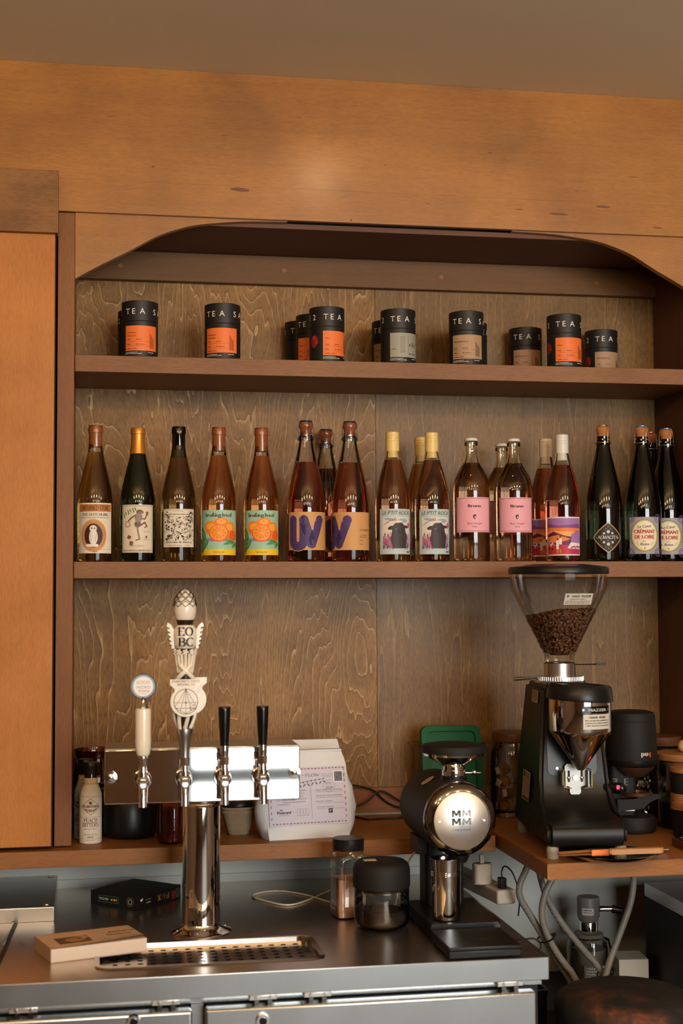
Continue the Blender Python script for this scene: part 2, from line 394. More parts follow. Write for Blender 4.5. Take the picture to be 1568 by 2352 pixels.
    def build(s, name, parent, bend=None, off=0.00025, step=0.00012, M4=None):
        """bend = radius of the upright cylinder (axis through the parent's origin, print facing -Y), or None for the plane y=0"""
        b = B()
        by = {}
        for vs, fs, m, lay in s.items: by.setdefault((lay), []).append((vs, fs, m))
        for lay in sorted(by):
            t = bmesh.new()
            for vs, fs, m in by[lay]:
                k = b.mi(m); q = [t.verts.new((p[0], 0, p[1])) for p in vs]
                for f in fs:
                    try: g = t.faces.new([q[i] for i in f]); g.material_index = k
                    except ValueError: pass
            if bend:
                big = [f for f in t.faces if len(f.verts) > 4]
                if big: bmesh.ops.triangulate(t, faces=big)
                us = [v_.co.x for v_ in t.verts]; a = min(us); z = max(us); st = bend*0.16; n = int((z-a)/st)+1
                for i in range(1, n+1):
                    x = a+i*st
                    if x < z: bmesh.ops.bisect_plane(t, geom=t.verts[:]+t.edges[:]+t.faces[:], plane_co=(x, 0, 0), plane_no=(1, 0, 0))
            o = off+step*lay
            R_ = {}
            for v_ in t.verts:
                if bend:
                    an = v_.co.x/bend; R = bend+o; co = (R*math.sin(an), -R*math.cos(an), v_.co.z)
                else: co = (v_.co.x, -o, v_.co.z)
                R_[v_] = b.bm.verts.new(co if M4 is None else M4 @ Vector(co))
            for f in t.faces:
                try: g = b.bm.faces.new([R_[v_] for v_ in f.verts]); g.material_index = f.material_index; g.smooth = bool(bend)
                except ValueError: pass
            t.free()
        return b.done(name, None, parent, recalc=False)
# ------------------------------------------------------------------ materials
wood('header_wood', S(134, 87, 36), S(184, 124, 56), 'X', 0.42, 1.0, 0.34, 4.0, coat=0.55, streak=0.40)
wood('block_wood', S(98, 66, 36), S(164, 114, 62), 'X', 0.5, 5.0, 0.5, 7.0, streak=0.6)
wood('door_wood', S(172, 105, 42), S(204, 134, 62), 'Z', 0.46, 2.0, 0.34, 5.0, 0.03, S(150, 88, 38), cs=(9, 9, 1.3), nl=3, streak=0.5)
wood('stile_wood', S(118, 71, 34), S(144, 93, 47), 'Z', 0.45, 3.0, 0.35, 3.0)
wood('shelf_wood', S(124, 82, 48), S(152, 106, 66), 'X', 0.5, 4.0, 0.4, 4.0, streak=0.5)
wood('board_wood', S(136, 84, 40), S(170, 114, 60), 'X', 0.45, 6.0, 0.35, 4.0)
wood('side_wood', S(84, 50, 36), S(106, 66, 48), 'Z', 0.5, 7.0, 0.3, 3.0)
wood('rail_wood', S(100, 66, 32), S(124, 86, 44), 'X', 0.5, 8.0, 0.3, 4.0)
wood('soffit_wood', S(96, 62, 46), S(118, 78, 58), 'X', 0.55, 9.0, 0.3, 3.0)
wood('panel_wood_a', S(122, 86, 41), S(173, 127, 65), 'Z', 0.50, 11.0, 0.95, 7.0, 1.0, S(230, 192, 136), cs=(8, 8, 1.25), nl=19, streak=0.35, coat=0.05)
wood('panel_wood_b', S(108, 77, 35), S(151, 112, 54), 'Z', 0.48, 23.0, 0.9, 7.0, 0.55, S(203, 170, 108), cs=(13, 13, 0.8), nl=10, streak=0.6, coat=0.10)
wood('splash_wood', S(132, 84, 52), S(162, 108, 68), 'X', 0.5, 13.0, 0.3, 4.0)
wood('lid_wood', S(158, 104, 58), S(188, 132, 80), 'X', 0.5, 14.0, 0.4, 9.0)
wood('lid_wood_dark', S(88, 52, 34), S(112, 70, 46), 'X', 0.4, 15.0, 0.3, 9.0)
wood('ball_wood', S(196, 150, 92), S(216, 174, 116), 'X', 0.45, 16.0, 0.3, 20.0)
P('knot', S(112, 72, 40), 0.6)
P('ceiling_paint', S(234, 224, 192), 0.85, bump=0.05, bscale=500)
P('white_wall', S(196, 196, 186), 0.6, var=0.05, vscale=8)
P('room_wall', S(122, 94, 72), 0.8); P('room_floor', S(78, 60, 47), 0.6, var=0.2, vscale=3)
P('frame_dark', S(48, 40, 34), 0.5)
steel('steel_top', (0.66, 0.59, 0.52, 1), 0.29, 'X', 0.05, 0.015)
steel('steel_front', (0.46, 0.47, 0.46, 1), 0.25, 'X', 0.05, 0.015)
steel('steel_lid', (0.52, 0.50, 0.47, 1), 0.30, 'X', 0.05)
P('steel_tray', (0.46, 0.42, 0.38, 1), 0.17, 1.0); P('steel_mirror', (0.72, 0.70, 0.68, 1), 0.035, 1.0); P('chrome', (0.80, 0.79, 0.78, 1), 0.06, 1.0)
P('steel_satin', (0.66, 0.64, 0.61, 1), 0.28, 1.0); P('steel_cup', (0.70, 0.68, 0.66, 1), 0.10, 1.0)
P('black', S(20, 19, 18), 0.45, spec=0.35); P('black_satin', S(22, 21, 20), 0.34, spec=0.4); P('black_matte', S(25, 23, 21), 0.62, spec=0.35, bump=0.15, bscale=900)
P('black_gloss', S(16, 16, 16), 0.15); P('black_deep', S(14, 13, 12), 0.6)
P('grey_feet', S(150, 146, 132), 0.5); P('gap_dark', S(40, 28, 20), 0.8)

# ------------------------------------------------------------------ the room
def struct(name, b, mat=None, parent=None):
    o = b.done(name, mat, parent)
    if parent is None: o['kind'] = 'structure'
    return o
ZC, ZL, ZB, ZT = 0.8921, 1.0306, 1.6490, 2.1113        # counter, lower shelf, bottle shelf, canister shelf (tops)
D = 0.31                                               # face of the back panels
struct('ceiling', B().box(-3.3, 4.0, -6.7, 0.40, 2.754, 2.80), 'ceiling_paint')
struct('floor', B().box(-3.3, 4.0, -6.7, 0.40, -0.04, 0.0), 'room_floor')
struct('wall_back', B().box(-3.3, 4.0, 0.335, 0.40, 0.0, 2.754), 'white_wall')
struct('wall_left', B().box(-3.3, -3.2, -6.7, 0.40, 0.0, 2.754), 'room_wall')
struct('wall_right', B().box(3.9, 4.0, -6.7, 0.40, 0.0, 2.754), 'room_wall')
wr = B()
wr.box(-3.2, 0.63, -6.7, -6.6, 0, 2.754); wr.box(3.41, 3.9, -6.7, -6.6, 0, 2.754)
wr.box(0.63, 3.41, -6.7, -6.6, 0, 0.11); wr.box(0.63, 3.41, -6.7, -6.6, 2.70, 2.754)
struct('wall_front', wr, 'room_wall')
for _n, _x in enumerate(WINX):
    wb = B(); a, c = _x-0.43, _x+0.43
    for q in ((a-.03, a, .11, 2.70), (c, c+.03, .11, 2.70), (a, c, .11, .14), (a, c, 2.67, 2.70), (a, c, 1.30, 1.36), (a, c, 0.38, 0.47)): wb.box(q[0], q[1], -6.49, -6.43, q[2], q[3])
    struct('window_%d' % (_n+1), wb, 'frame_dark')
struct('trim_1', B().box(-1.6, 2.2, 0.262, 0.334, 0.0, 0.9955), 'white_wall')      # white board between counter and lower shelf

# ------------------------------------------------------------------ built-in shelving
su = thing('built_in_shelving', 'stained wooden built-in shelving with arched top and three long shelves', 'shelving', (0, 0, 0))
XR = 1.478
hb = B().box(-0.75, 2.0, -0.012, 0.0, 2.422, 2.4946, 'header_wood').done('header_board', None, su)
hb2 = B().box(-0.75, 2.0, -0.012, 0.0, 2.4948, 2.7535, 'header_wood').done('header_board', None, su)
dk = Dec()                                          # small dark knots in the veneer
for (x, z, a, c, r) in ((.365, 2.487, .022, .0045, -.05), (1.115, 2.463, .024, .003, -.03), (1.225, 2.485, .018, .003, 0.), (.17, 2.53, .004, .002, 0), (1.36, 2.44, .012, .002, 0), (.95, 2.60, .006, .0015, 0.2), (.62, 2.428, .002, .003, 0), (1.02, 2.470, .010, .0012, .02), (.80, 2.474, .007, .001, 0), (.70, 2.56, .003, .0015, 0), (1.16, 2.52, .005, .001, .1), (.08, 2.64, .012, .001, .05), (.33, 2.61, .009, .0008, 0), (1.30, 2.56, .014, .0009, -.05), (.50, 2.66, .006, .0008, 0)):
    dk.ell(x, z, a, c, 'knot', 1, 16, r)
dk.build('knot', hb, None, 0.0122, 0.00005)
arch = [(0.0, 2.2740), (0.06, 2.3090), (0.1213, 2.3420), (0.1758, 2.3740), (0.2172, 2.3910), (0.2656, 2.4048), (0.3338, 2.4140), (0.3927, 2.4185), (0.4738, 2.4205)]
def catmull(p, n=5):
    out = []
    for i in range(len(p)-1):
        a, b_, c, e = p[max(i-1, 0)], p[i], p[i+1], p[min(i+2, len(p)-1)]
        for k in range(n):
            t = k/n; out.append(tuple(.5*(2*b_[q]+(c[q]-a[q])*t+(2*a[q]-5*b_[q]+4*c[q]-e[q])*t*t+(3*b_[q]-a[q]-3*c[q]+e[q])*t**3) for q in (0, 1)))
    return out+[p[-1]]
arch = catmull(arch)
B().prism([(0.0005, 2.4217), (0.4738, 2.4217)]+arch[::-1][:-1]+[(0.0005, 2.2740)], 0.0, 0.019, 'header_wood').done('arch_bracket', None, su)
B().prism([(XR-0.0005, 2.4217), (XR-0.4738, 2.4217)]+[(XR-x, z) for x, z in arch[::-1][:-1]]+[(XR-0.0005, 2.2740)], 0.0, 0.019, 'header_wood').done('arch_bracket', None, su)
B().box(-0.0370, -0.0002, 0.0, D, 1.0335, 2.4215, 'stile_wood', 0.0012).done('side_panel', None, su)
B().box(XR, XR+0.037, 0.0, D, 1.0335, 2.4215, 'side_wood', 0.0012).done('side_panel', None, su)
B().box(0.0, XR, 0.0195, D, 2.410, 2.4215, 'soffit_wood').done('soffit', None, su)
rl = B().box(0.0005, XR-0.0005, 0.285, D, 2.339, 2.4095, 'rail_wood', 0.001).done('top_rail', None, su)
for x, z in ((0.105, 2.372), (0.505, 2.374), (0.905, 2.371), (1.315, 2.369)):
    B().cyl((x, 0.2852, z), (x, 0.2838, z), 0.0065, 0.006, 16, 'splash_wood').done('screw_plug', None, rl)
B().box(0.0, 0.7384, D, D+0.016, 1.0970, 2.41, 'panel_wood_a').done('back_panel', None, su)
B().box(0.7396, XR, D, D+0.016, 1.0970, 2.41, 'panel_wood_b').done('back_panel', None, su)
B().box(0.0, XR, D, D+0.016, 1.0306, 1.0958, 'splash_wood').done('back_rail', None, su)
B().box(0.0008, XR-0.0008, 0.04, D-0.0005, 2.0737, ZT, 'shelf_wood', 0.001).done('shelf', None, su)
B().box(0.0008, XR-0.0008, 0.04, D-0.0005, 1.6115, ZB, 'shelf_wood', 0.001).done('shelf', None, su)
B().box(-0.9, 0.938, -0.04, D-0.0005, 0.996, ZL, 'board_wood', 0.0015).done('shelf', None, su)
# tall cupboard on the left
tc_ = thing('tall_cupboard', 'tall orange-brown wooden cupboard door at the left edge beneath a mottled block', 'cupboard', (-0.3, 0, ZL))
def rel(o, p): return [q for q in p]
B().box(-0.45, 0.2625-0.003, -0.006, D, 0.003, 1.39, 'gap_dark').done('carcass', None, tc_)
B().box(-0.45, 0.2575, -0.030, -0.0085, 0.0085, 1.3349, 'door_wood', 0.0015).done('door', None, tc_)
B().box(-0.45, 0.2640, -0.047, -0.0122, 1.3330, 1.4710, 'block_wood', 0.001).done('cornice_block', None, tc_)
# thick board carrying the grinders, to the right of the lower shelf
gb = thing('grinder_board', 'thick brown wooden board holding the coffee grinders, jutting out at right', 'board', (0.945, 0, ZL))
pl = [(0.0, -0.386), (0.85, -0.386), (0.85, 0.3095), (0.0, 0.3095)]
B().prism(pl, -0.032, 0.0, 'board_wood', 'Z', 0.0015).done('board', None, gb)

# ------------------------------------------------------------------ steel counter
ct = thing('steel_counter', 'long brushed stainless steel counter top with a folded front edge', 'counter', (0, 0, 0))
top = B()
# top sheet with an opening for the drip tray
tx0, tx1, ty0, ty1 = 0.052, 0.474, -0.488, -0.308
pts = [(-1.0, -0.5545), (0.889, -0.5545), (0.889, 0.2615), (-1.0, 0.2615)]
top.box(-1.0, tx0, -0.5545, 0.2615, 0.878, ZC); top.box(tx1, 0.889, -0.5545, 0.2615, 0.878, ZC)
top.box(tx0, tx1, -0.5545, ty0, 0.878, ZC); top.box(tx0, tx1, ty1, 0.2615, 0.878, ZC)
top.bm.verts.ensure_lookup_table()
top.done('worktop', 'steel_top', ct)
B().box(-1.0, 0.8895, -0.5575, -0.5540, 0.8505, 0.8926, 'steel_front', 0.0012).done('front_apron', None, ct)
B().box(0.8870, 0.8905, -0.5560, 0.2600, 0.8505, 0.8923, 'steel_front', 0.0008).done('end_apron', None, ct)
B().box(-1.0, 0.889, 0.2560, 0.2618, ZC, 0.911, 'white_wall').done('back_lip', None, ct)
uc = thing('undercounter_fridge', 'stainless steel undercounter fridge with two doors below the counter', 'fridge', (0, 0, 0))
B().box(-1.0, 0.885, -0.50, 0.25, 0.08, 0.8775, 'black_deep').done('carcass', None, uc)
B().box(-1.0, 0.885, -0.525, -0.501, 0.834, 0.8495, 'steel_front').done('top_rail', None, uc)
B().box(0.2215, 0.2438, -0.530, -0.501, 0.10, 0.8330, 'steel_front').done('mullion', None, uc)
for x0, x1, lx, lz in ((-0.62, 0.2205, 0.117, 0.822), (0.2445, 0.860, 0.3466, 0.811)):
    d = B().box(x0, x1, -0.574, -0.545, 0.12, 0.8335, 'steel_front', 0.004, 3).box(x0+.004, x1-.004, -0.5445, -0.535, 0.14, 0.8320, 'black_deep').done('door', None, uc)
    B().cyl((lx, -0.574, lz), (lx, -0.582, lz), 0.0125, 0.0115, 24, 'chrome').cyl((lx, -0.582, lz), (lx, -0.5828, lz), 0.007, 0.007, 16, 'black_gloss').done('lock', None, d)
for x in (-0.10, 0.150, 0.325, 0.425, 0.790):
    B().box(x, x+.05, -0.556, -0.528, 0.8415, 0.8500, 'steel_satin', 0.001).cyl((x+.012, -.556, .846), (x+.012, -.559, .846), .0035, .003, 12, 'chrome').cyl((x+.038, -.556, .846), (x+.038, -.559, .846), .0035, .003, 12, 'chrome').box(x+.010, x+.018, -0.55, -0.5335, .834, .8415, 'black_gloss').box(x+.034, x+.042, -0.55, -0.5335, .834, .8415, 'black_gloss').done('hinge', None, uc)
# ------------------------------------------------------------------ tea canisters
for n, c in (('c_white', (236, 230, 218)), ('c_orange', (240, 122, 58)), ('c_tan', (178, 142, 108)), ('c_grey', (160, 158, 142)), ('ink', (34, 28, 26)), ('ink_brown', (92, 44, 24)), ('c_red', (150, 34, 34)), ('c_red2', (190, 60, 46)),
             ('cream', (232, 220, 198)), ('paper', (226, 212, 188)), ('band_orange', (196, 124, 58)), ('owl_ring', (206, 140, 78)), ('owl_dark', (62, 34, 32)), ('owl_white', (236, 230, 220)), ('green_ink', (52, 120, 72)), ('fig_brown', (116, 84, 64)), ('fig_grey', (148, 130, 112)),
             ('mint', (160, 200, 172)), ('o_orange', (244, 134, 40)), ('o_light', (250, 170, 66)), ('o_deep', (232, 98, 32)), ('leaf', (72, 130, 72)), ('leaf2', (110, 168, 100)), ('lilac', (150, 130, 178)), ('yellow', (242, 200, 32)),
             ('uv_tan', (212, 158, 98)), ('uv_purple', (76, 56, 108)), ('uv_gold', (228, 176, 84)), ('lp_grey', (190, 204, 200)), ('lp_sky', (226, 216, 200)), ('lp_blue', (150, 176, 196)), ('lav', (140, 88, 140)), ('lav2', (176, 130, 176)), ('lav3', (196, 96, 128)), ('bull', (62, 54, 54)),
             ('pink', (240, 172, 184)), ('wine', (112, 30, 44)), ('sun_orange', (240, 130, 70)), ('sun_purple', (138, 76, 136)), ('sun_mag', (190, 50, 100)), ('sun_dark', (104, 40, 70)), ('sun_lav', (168, 120, 180)), ('sun_gold', (246, 176, 92)), ('v_red', (204, 52, 44)), ('v_white', (240, 232, 222)),
             ('al_black', (38, 38, 32)), ('al_gold', (206, 164, 104)), ('cr_cream', (238, 228, 196)), ('cr_purple', (92, 84, 124)), ('cr_lime', (198, 196, 90)), ('cr_red', (186, 48, 44)), ('cr_pale', (204, 196, 196)),
             ('peach_paper', (226, 196, 158)), ('rust_ink', (126, 52, 34)), ('lime_ink', (168, 160, 40))):
    P(n, S(*c), 0.55)
P('canister_black', S(30, 28, 26), 0.5)
CR = 0.041; CH = 0.128
def canister(name_lab, x, y, tang, kind):
    t = thing('tea_canister', name_lab, 'canister', (x, y, ZT+0.0003), face_cam(x, y)+tang, 'black paper tea canisters on the top shelf')
    B().lathe([(0, 0), (CR-.0008, 0), (CR, .0008), (CR, CH-.0475), (CR-.0006, CH-.0468), (0, CH-.0468)], 44, m='canister_black').done('tube', None, t)
    lid = B().lathe([(0, CH-.0466), (CR-.0006, CH-.0466), (CR+.0003, CH-.046), (CR+.0003, CH-.001), (CR-.001, CH), (CR-.003, CH-.0012), (0, CH-.0015)], 44, m='canister_black').done('lid', None, t)
    dt = Dec()
    for ch, a in (('1', -1.13), ('2', -.72), ('T', 0), ('E', .36), ('A', .84), ('S', 1.6), ('A', 2.05)):
        dt.text(ch, a*CR, CH-.031, .0135, 'c_white')
    dt.build('lettering', lid, CR+.0003)
    if kind != 'none':
        col = {'orange': 'c_orange', 'flirt': 'c_orange', 'tan': 'c_tan', 'grey': 'c_grey'}[kind]
        lb = Dec(); u0, u1, v0, v1 = -.17*CR, 1.75*CR, .0135, .0705
        lb.rect(u0, u1, v0, v1, col, 0); L = lb.build('label', t, CR)
        d = Dec(); w = u0+.006
        if kind == 'orange': d.text('Himalayan', w, v1-.0175, .0036, 'ink_brown', 2, 'L', .021).text('Chamomile', w, v1-.0245, .0036, 'ink_brown', 2, 'L', .0205)
        elif kind == 'flirt': d.text('Flirt', w, v1-.020, .0040, 'ink_brown', 2, 'L', .012)
        elif kind == 'tan': d.text('Bah White Peony', w, v1-.018, .0036, 'ink', 2, 'L', .034)
        if kind == 'grey':
            for k, uu in enumerate((.020, .024, .028)):
                d.text('black tea from the mountains', uu, v0+.010, .0022, 'ink', 2, 'L', .040, rot=PI/2)
            for k, uu in enumerate((.0405, .0485, .0565)): d.micro(uu, uu+.0025, v0+.006, .004, 'ink', k).micro(uu, uu+.0022, v0+.025, .010, 'ink', k+7); d.rect(uu-.003, uu-.0026, v0+.004, v1-.004, 'ink')
            d.micro(u0+.004, u0+.014, v0+.018, .0018, 'ink', 3)
        else:
            ik = 'ink_brown' if kind in ('orange', 'flirt') else 'ink'
            for q, vv in enumerate((.0345, .0235, .0135)):
                d.micro(w, w+.008, v0+vv-.010, .0019, ik, q+1); 
                if q < 2: d.micro(w+.021, w+(.033 if q == 0 else .041), v0+vv-.010, .0018, ik, q+5); d.rect(w, w+.052, v0+vv-.0135, v0+vv-.0132, ik)
            d.micro(w, w+.024, v0+.0035, .0018, ik, 9)
            for q in range(4): d.rect(u1-.020+q*.003, u1-.0188+q*.003, v0+.006, v0+.040-q*.004, ik, 2)
        d.micro(u0, u0+.030, v0-.0045, .0016, 'c_white', 4).micro(u0, u0+.040, v0-.0075, .0016, 'c_white', 6).micro(u0+.055, u0+.07, v0-.0045, .0018, 'c_white', 8)
        d.build('print', L, CR, .0004)
        if kind in ('flirt', 'tan'):
            g = Dec(); c0 = -.75*CR
            gp = [(-.010, -.006), (-.013, .006), (-.006, .014), (.004, .016), (.011, .010), (.012, 0), (.006, -.010), (-.003, -.013)]
            g.poly([(c0+a, .045+b_) for a, b_ in gp], 'c_red', 0); g.poly([(c0+.002, .047), (c0+.012, .045), (c0+.008, .040)], 'c_red2', 1); g.poly([(c0+.002, .047), (c0-.006, .059), (c0+.004, .061)], 'c_red2', 1)
            g.build('gem_print', t, CR)
    return t
for lab, x, y, ta, k in (
    ('orange-label black tea canister farthest left, partly hiding a plain dark one', .1457, .085, -.70, 'orange'),
    ('dark sliver of a tea canister showing behind the leftmost orange-label one', .139, .190, -.42, 'none'),
    ('orange-label black tea canister standing alone, second from the left on the top shelf', .3345, .085, -.86, 'orange'),
    ('orange-label tea canister with red gem print, in front of two half-hidden canisters', .5785, .085, -.05, 'flirt'),
    ('half-hidden tea canister with orange label, middle of the overlapping three', .5605, .1765, -.87, 'flirt'),
    ('rearmost dark sliver of the three overlapping tea canisters', .5455, .2655, -.55, 'none'),
    ('grey-label black tea canister with sideways print on the top shelf', .7488, .085, -.30, 'grey'),
    ('tea canister peeking out at the left behind the grey-label one', .7555, .225, -.87, 'tan'),
    ('tan-label black tea canister standing at the front edge, right of the grey-label one', .9147, .085, -.70, 'tan'),
    ('tea canister hidden behind the front tan-label one except for its right edge', .960, .215, .5, 'none'),
    ('low-looking tan-label canister set back, left of the rightmost orange-label one', 1.1165, .262, -.63, 'tan'),
    ('orange-label tea canister farthest right, between two set-back tan-label ones', 1.1575, .085, -.34, 'flirt'),
    ('rightmost tea canister on the top shelf, set back, with a tan label', 1.3185, .264, -.23, 'tan')):
    canister(lab, x, y, ta, k)

# ------------------------------------------------------------------ wine bottles
def wine(name, col, ior=1.36):
    return P(name, col, 0.0, 0, 1.0, ior, spec=0.5, coat=0.6, croug=0.055)
wine('wine_gold', (0.76, 0.52, 0.16, 1)); wine('wine_amber', (0.66, 0.33, 0.10, 1)); wine('wine_orange', (0.92, 0.42, 0.13, 1))
wine('wine_rose_dark', (0.70, 0.19, 0.09, 1)); wine('wine_rose', (0.92, 0.50, 0.25, 1)); wine('wine_pink', (0.94, 0.56, 0.32, 1)); wine('wine_red', (0.84, 0.26, 0.15, 1))
wine('wine_green', (0.045, 0.085, 0.03, 1)); wine('wine_olive', (0.36, 0.24, 0.07, 1)); wine('wine_dark', (0.025, 0.035, 0.015, 1))
thin_glass('neck_clear', (0.93, 0.92, 0.88, 1), 1.6); thin_glass('neck_green', (0.30, 0.34, 0.16, 1), 1.6); thin_glass('neck_dark', (0.06, 0.08, 0.04, 1), 1.6)
P('cork', S(176, 112, 62), 0.75, var=0.25, vscale=300); P('foil_gold', S(206, 140, 62), 0.35, 0.6); P('foil_black', S(34, 30, 28), 0.35); P('cork_seen', S(140, 78, 44), 0.25, var=0.3, vscale=250, coat=0.6)
P('cap_yellow', S(236, 206, 128), 0.38); P('cap_cream', S(226, 208, 184), 0.38); P('cap_white', S(226, 222, 212), 0.4); P('wire_blue', S(34, 92, 130), 0.35, 0.5); P('wire_silver', S(196, 190, 176), 0.3, 0.9); P('wire_gold', S(206, 170, 90), 0.3, 0.9)
P('cap_blue', S(66, 116, 176), 0.4); P('cap_navy', S(40, 42, 58), 0.4); P('cap_redtin', S(150, 46, 40), 0.4); P('cap_tan', S(190, 140, 90), 0.4)
BURG = [(.0365, 0), (.0395, .0025), (.0402, .008), (.0402, .128), (.0396, .140), (.0378, .156), (.0345, .174), (.030, .194), (.0252, .213), (.0210, .230), (.0178, .246), (.0158, .260), (.0148, .272), (.0146, .303)]
CHAMP = [(.039, 0), (.0430, .003), (.0440, .010), (.0440, .118), (.0434, .134), (.0415, .154), (.0378, .178), (.0328, .202), (.0274, .226), (.0222, .248), (.0180, .268), (.0155, .284), (.0150, .296)]
SLIM = [(.037, 0), (.0402, .0025), (.0410, .008), (.0410, .132), (.0400, .147), (.0372, .168), (.0330, .190), (.0278, .210), (.0228, .227), (.0185, .243), (.0158, .257), (.0148, .270), (.0146, .303)]
BORD = [(.040, 0), (.0425, .0025), (.0432, .008), (.0432, .166), (.0424, .180), (.0396, .194), (.0346, .207), (.0276, .219), (.0210, .230), (.0168, .242), (.0148, .254), (.0141, .268), (.0141, .288)]
def split(prof, z):
    lo = [p for p in prof if p[1] < z]; hi = [p for p in prof if p[1] > z]
    a, b_ = lo[-1], hi[0]; t = (z-a[1])/(b_[1]-a[1]); r = a[0]+(b_[0]-a[0])*t
    return lo+[(r, z)], [(r, z)]+hi
def rad(prof, z):
    for a, b_ in zip(prof[:-1], prof[1:]):
        if a[1] <= z <= b_[1]: return a[0]+(b_[0]-a[0])*(z-a[1])/(b_[1]-a[1])
    return prof[-1][0]
def bottle(name, lab, x, y, prof, wmat, nmat, fill, closure, group=None, s=1.0, turn=0.0):
    t = thing(name, lab, 'bottle', (x, y, ZB+0.0003), face_cam(x, y)+turn, group)
    t.scale = (s, s, s)
    lo, hi = split(prof, fill)
    B().lathe([(0, .004), (lo[0][0]-.012, .003)]+lo+[(0, fill)], 48, m=wmat).done('wine_filled_body', None, t)
    rt, zt = hi[-1]
    B().lathe([(r, z+.0003) for r, z in hi]+[(rt+.0012, zt-.0001), (rt+.0012, zt+.0055) if closure[0] in ('cork', 'mushroom') else (rt, zt+.0002)], 32, m=nmat).done('neck', None, t)
    k = closure[0]
    if k == 'cork':      # driven cork seen through the clear neck, bare top
        B().lathe([(0, closure[1]), (rt-.0016, closure[1]), (rt-.0012, zt+.0045), (0, zt+.0045)], 24, m='cork_seen').done('cork', None, t)
        B().lathe([(rt-.0006, closure[1]-.002), (rt+.0008, closure[1]-.002), (rt+.0008, zt-.012), (rt+.0022, zt-.0115), (rt+.0022, zt-.002), (rt+.0008, zt+.0052), (rt-.0010, zt+.0056), (0, zt+.0050)], 28, m=closure[2]).done('wax_cover', None, t)
    elif k == 'foil':
        pr = [(rad(prof, z)+.0007, z) for z in [closure[1]+(zt-closure[1])*i/6 for i in range(7)]]
        B().lathe([(pr[0][0]-.0006, closure[1])]+pr[:-1]+[(rt+.0009, zt-.0135), (rt+.0021, zt-.0125), (rt+.0021, zt-.0015), (rt+.0007, zt+.0012), (0, zt+.0014)], 32, m=closure[2]).done('capsule', None, t)
    elif k == 'screw':
        z0 = closure[1]; pr = [(rt+.0003, z0), (rt+.0011, z0+.0005), (rt+.0011, zt-.021), (rt+.0005, zt-.0205), (rt+.0011, zt-.020), (rt+.0011, zt-.0145), (rt+.0004, zt-.014), (rt+.0011, zt-.0135), (rt+.0011, zt-.0085), (rt+.0005, zt-.008), (rt+.0011, zt-.0075), (rt+.0011, zt-.0005), (rt-.0004, zt+.0010), (0, zt+.0012)]
        B().lathe(pr, 32, m=closure[2]).done('screw_cap', None, t)
    elif k == 'crown':
        B().lathe([(rt+.0003, zt-.014), (rt+.0022, zt-.013), (rt+.0022, zt-.006), (rt+.0006, zt-.005)], 28, m='neck_clear').done('neck_ring', None, t)
        b = B(); n = 42
        ring = [[(0, 0, zt+.0048)], [((rt+.0002)*math.cos(2*PI*i/n), (rt+.0002)*math.sin(2*PI*i/n), zt+.0040) for i in range(n)], [((rt+(.0032 if i % 2 else .0020))*math.cos(2*PI*i/n), (rt+(.0032 if i % 2 else .0020))*math.sin(2*PI*i/n), zt-.0025) for i in range(n)]]
        vs = ring[0]+ring[1]+ring[2]; fs = [(0, 1+i, 1+(i+1) % n) for i in range(n)]+[(1+i, 1+n+i, 1+n+(i+1) % n, 1+(i+1) % n) for i in range(n)]
        b.faces(vs, fs, closure[2]); b.done('crown_cap', None, t)
    elif k == 'mushroom':
        _, corkm, tin, wire = closure; z = zt+.0055
        B().lathe([(rt-.001, zt-.016), (rt+.0028, zt-.015), (rt+.0030, zt-.006), (rt+.0008, zt-.004)], 28, m=nmat).done('lip_ring', None, t)
        ck = B().lathe([(rt-.0028, zt-.004), (rt-.0022, z-.001), (rt-.0016, z+.003), (rt-.0006, z+.0075), (rt+.0016, z+.0115), (rt+.0014, z+.0195), (rt-.0012, z+.0240), (0, z+.0248)], 28, m=corkm).done('cork', None, t)
        if tin: B().lathe([(0, z+.0262), (rt-.0008, z+.0256), (rt+.0006, z+.0232), (rt+.0002, z+.0229), (0, z+.0249)], 28, m=tin).done('tin_cap', None, ck)
        w = B()
        for i in range(4):
            a = i*PI/2+.5; c_, s_ = math.cos(a), math.sin(a)
            w.tube([(c_*(rt-.002), s_*(rt-.002), z+.0262), (c_*(rt+.0030), s_*(rt+.0030), z+.020), (c_*(rt+.0048), s_*(rt+.0048), z+.002), (c_*(rt+.0046), s_*(rt+.0046), zt-.010)], .00065, 6, wire)
        for zz, rr in ((zt-.010, rt+.0046), (z+.0262, rt-.002)):
            w.tube([(rr*math.cos(2*PI*i/20), rr*math.sin(2*PI*i/20), zz) for i in range(21)], .00065, 6, wire)
        w.done('wire_cage', None, t)
    return t
def label(t, r, u0, u1, v0, v1, m, d=None, name='label'):
    q = Dec(); q.rect(u0, u1, v0, v1, m, 0); L = q.build(name, t, r)
    if d: d.build('print', L, r, .0003)
    return L
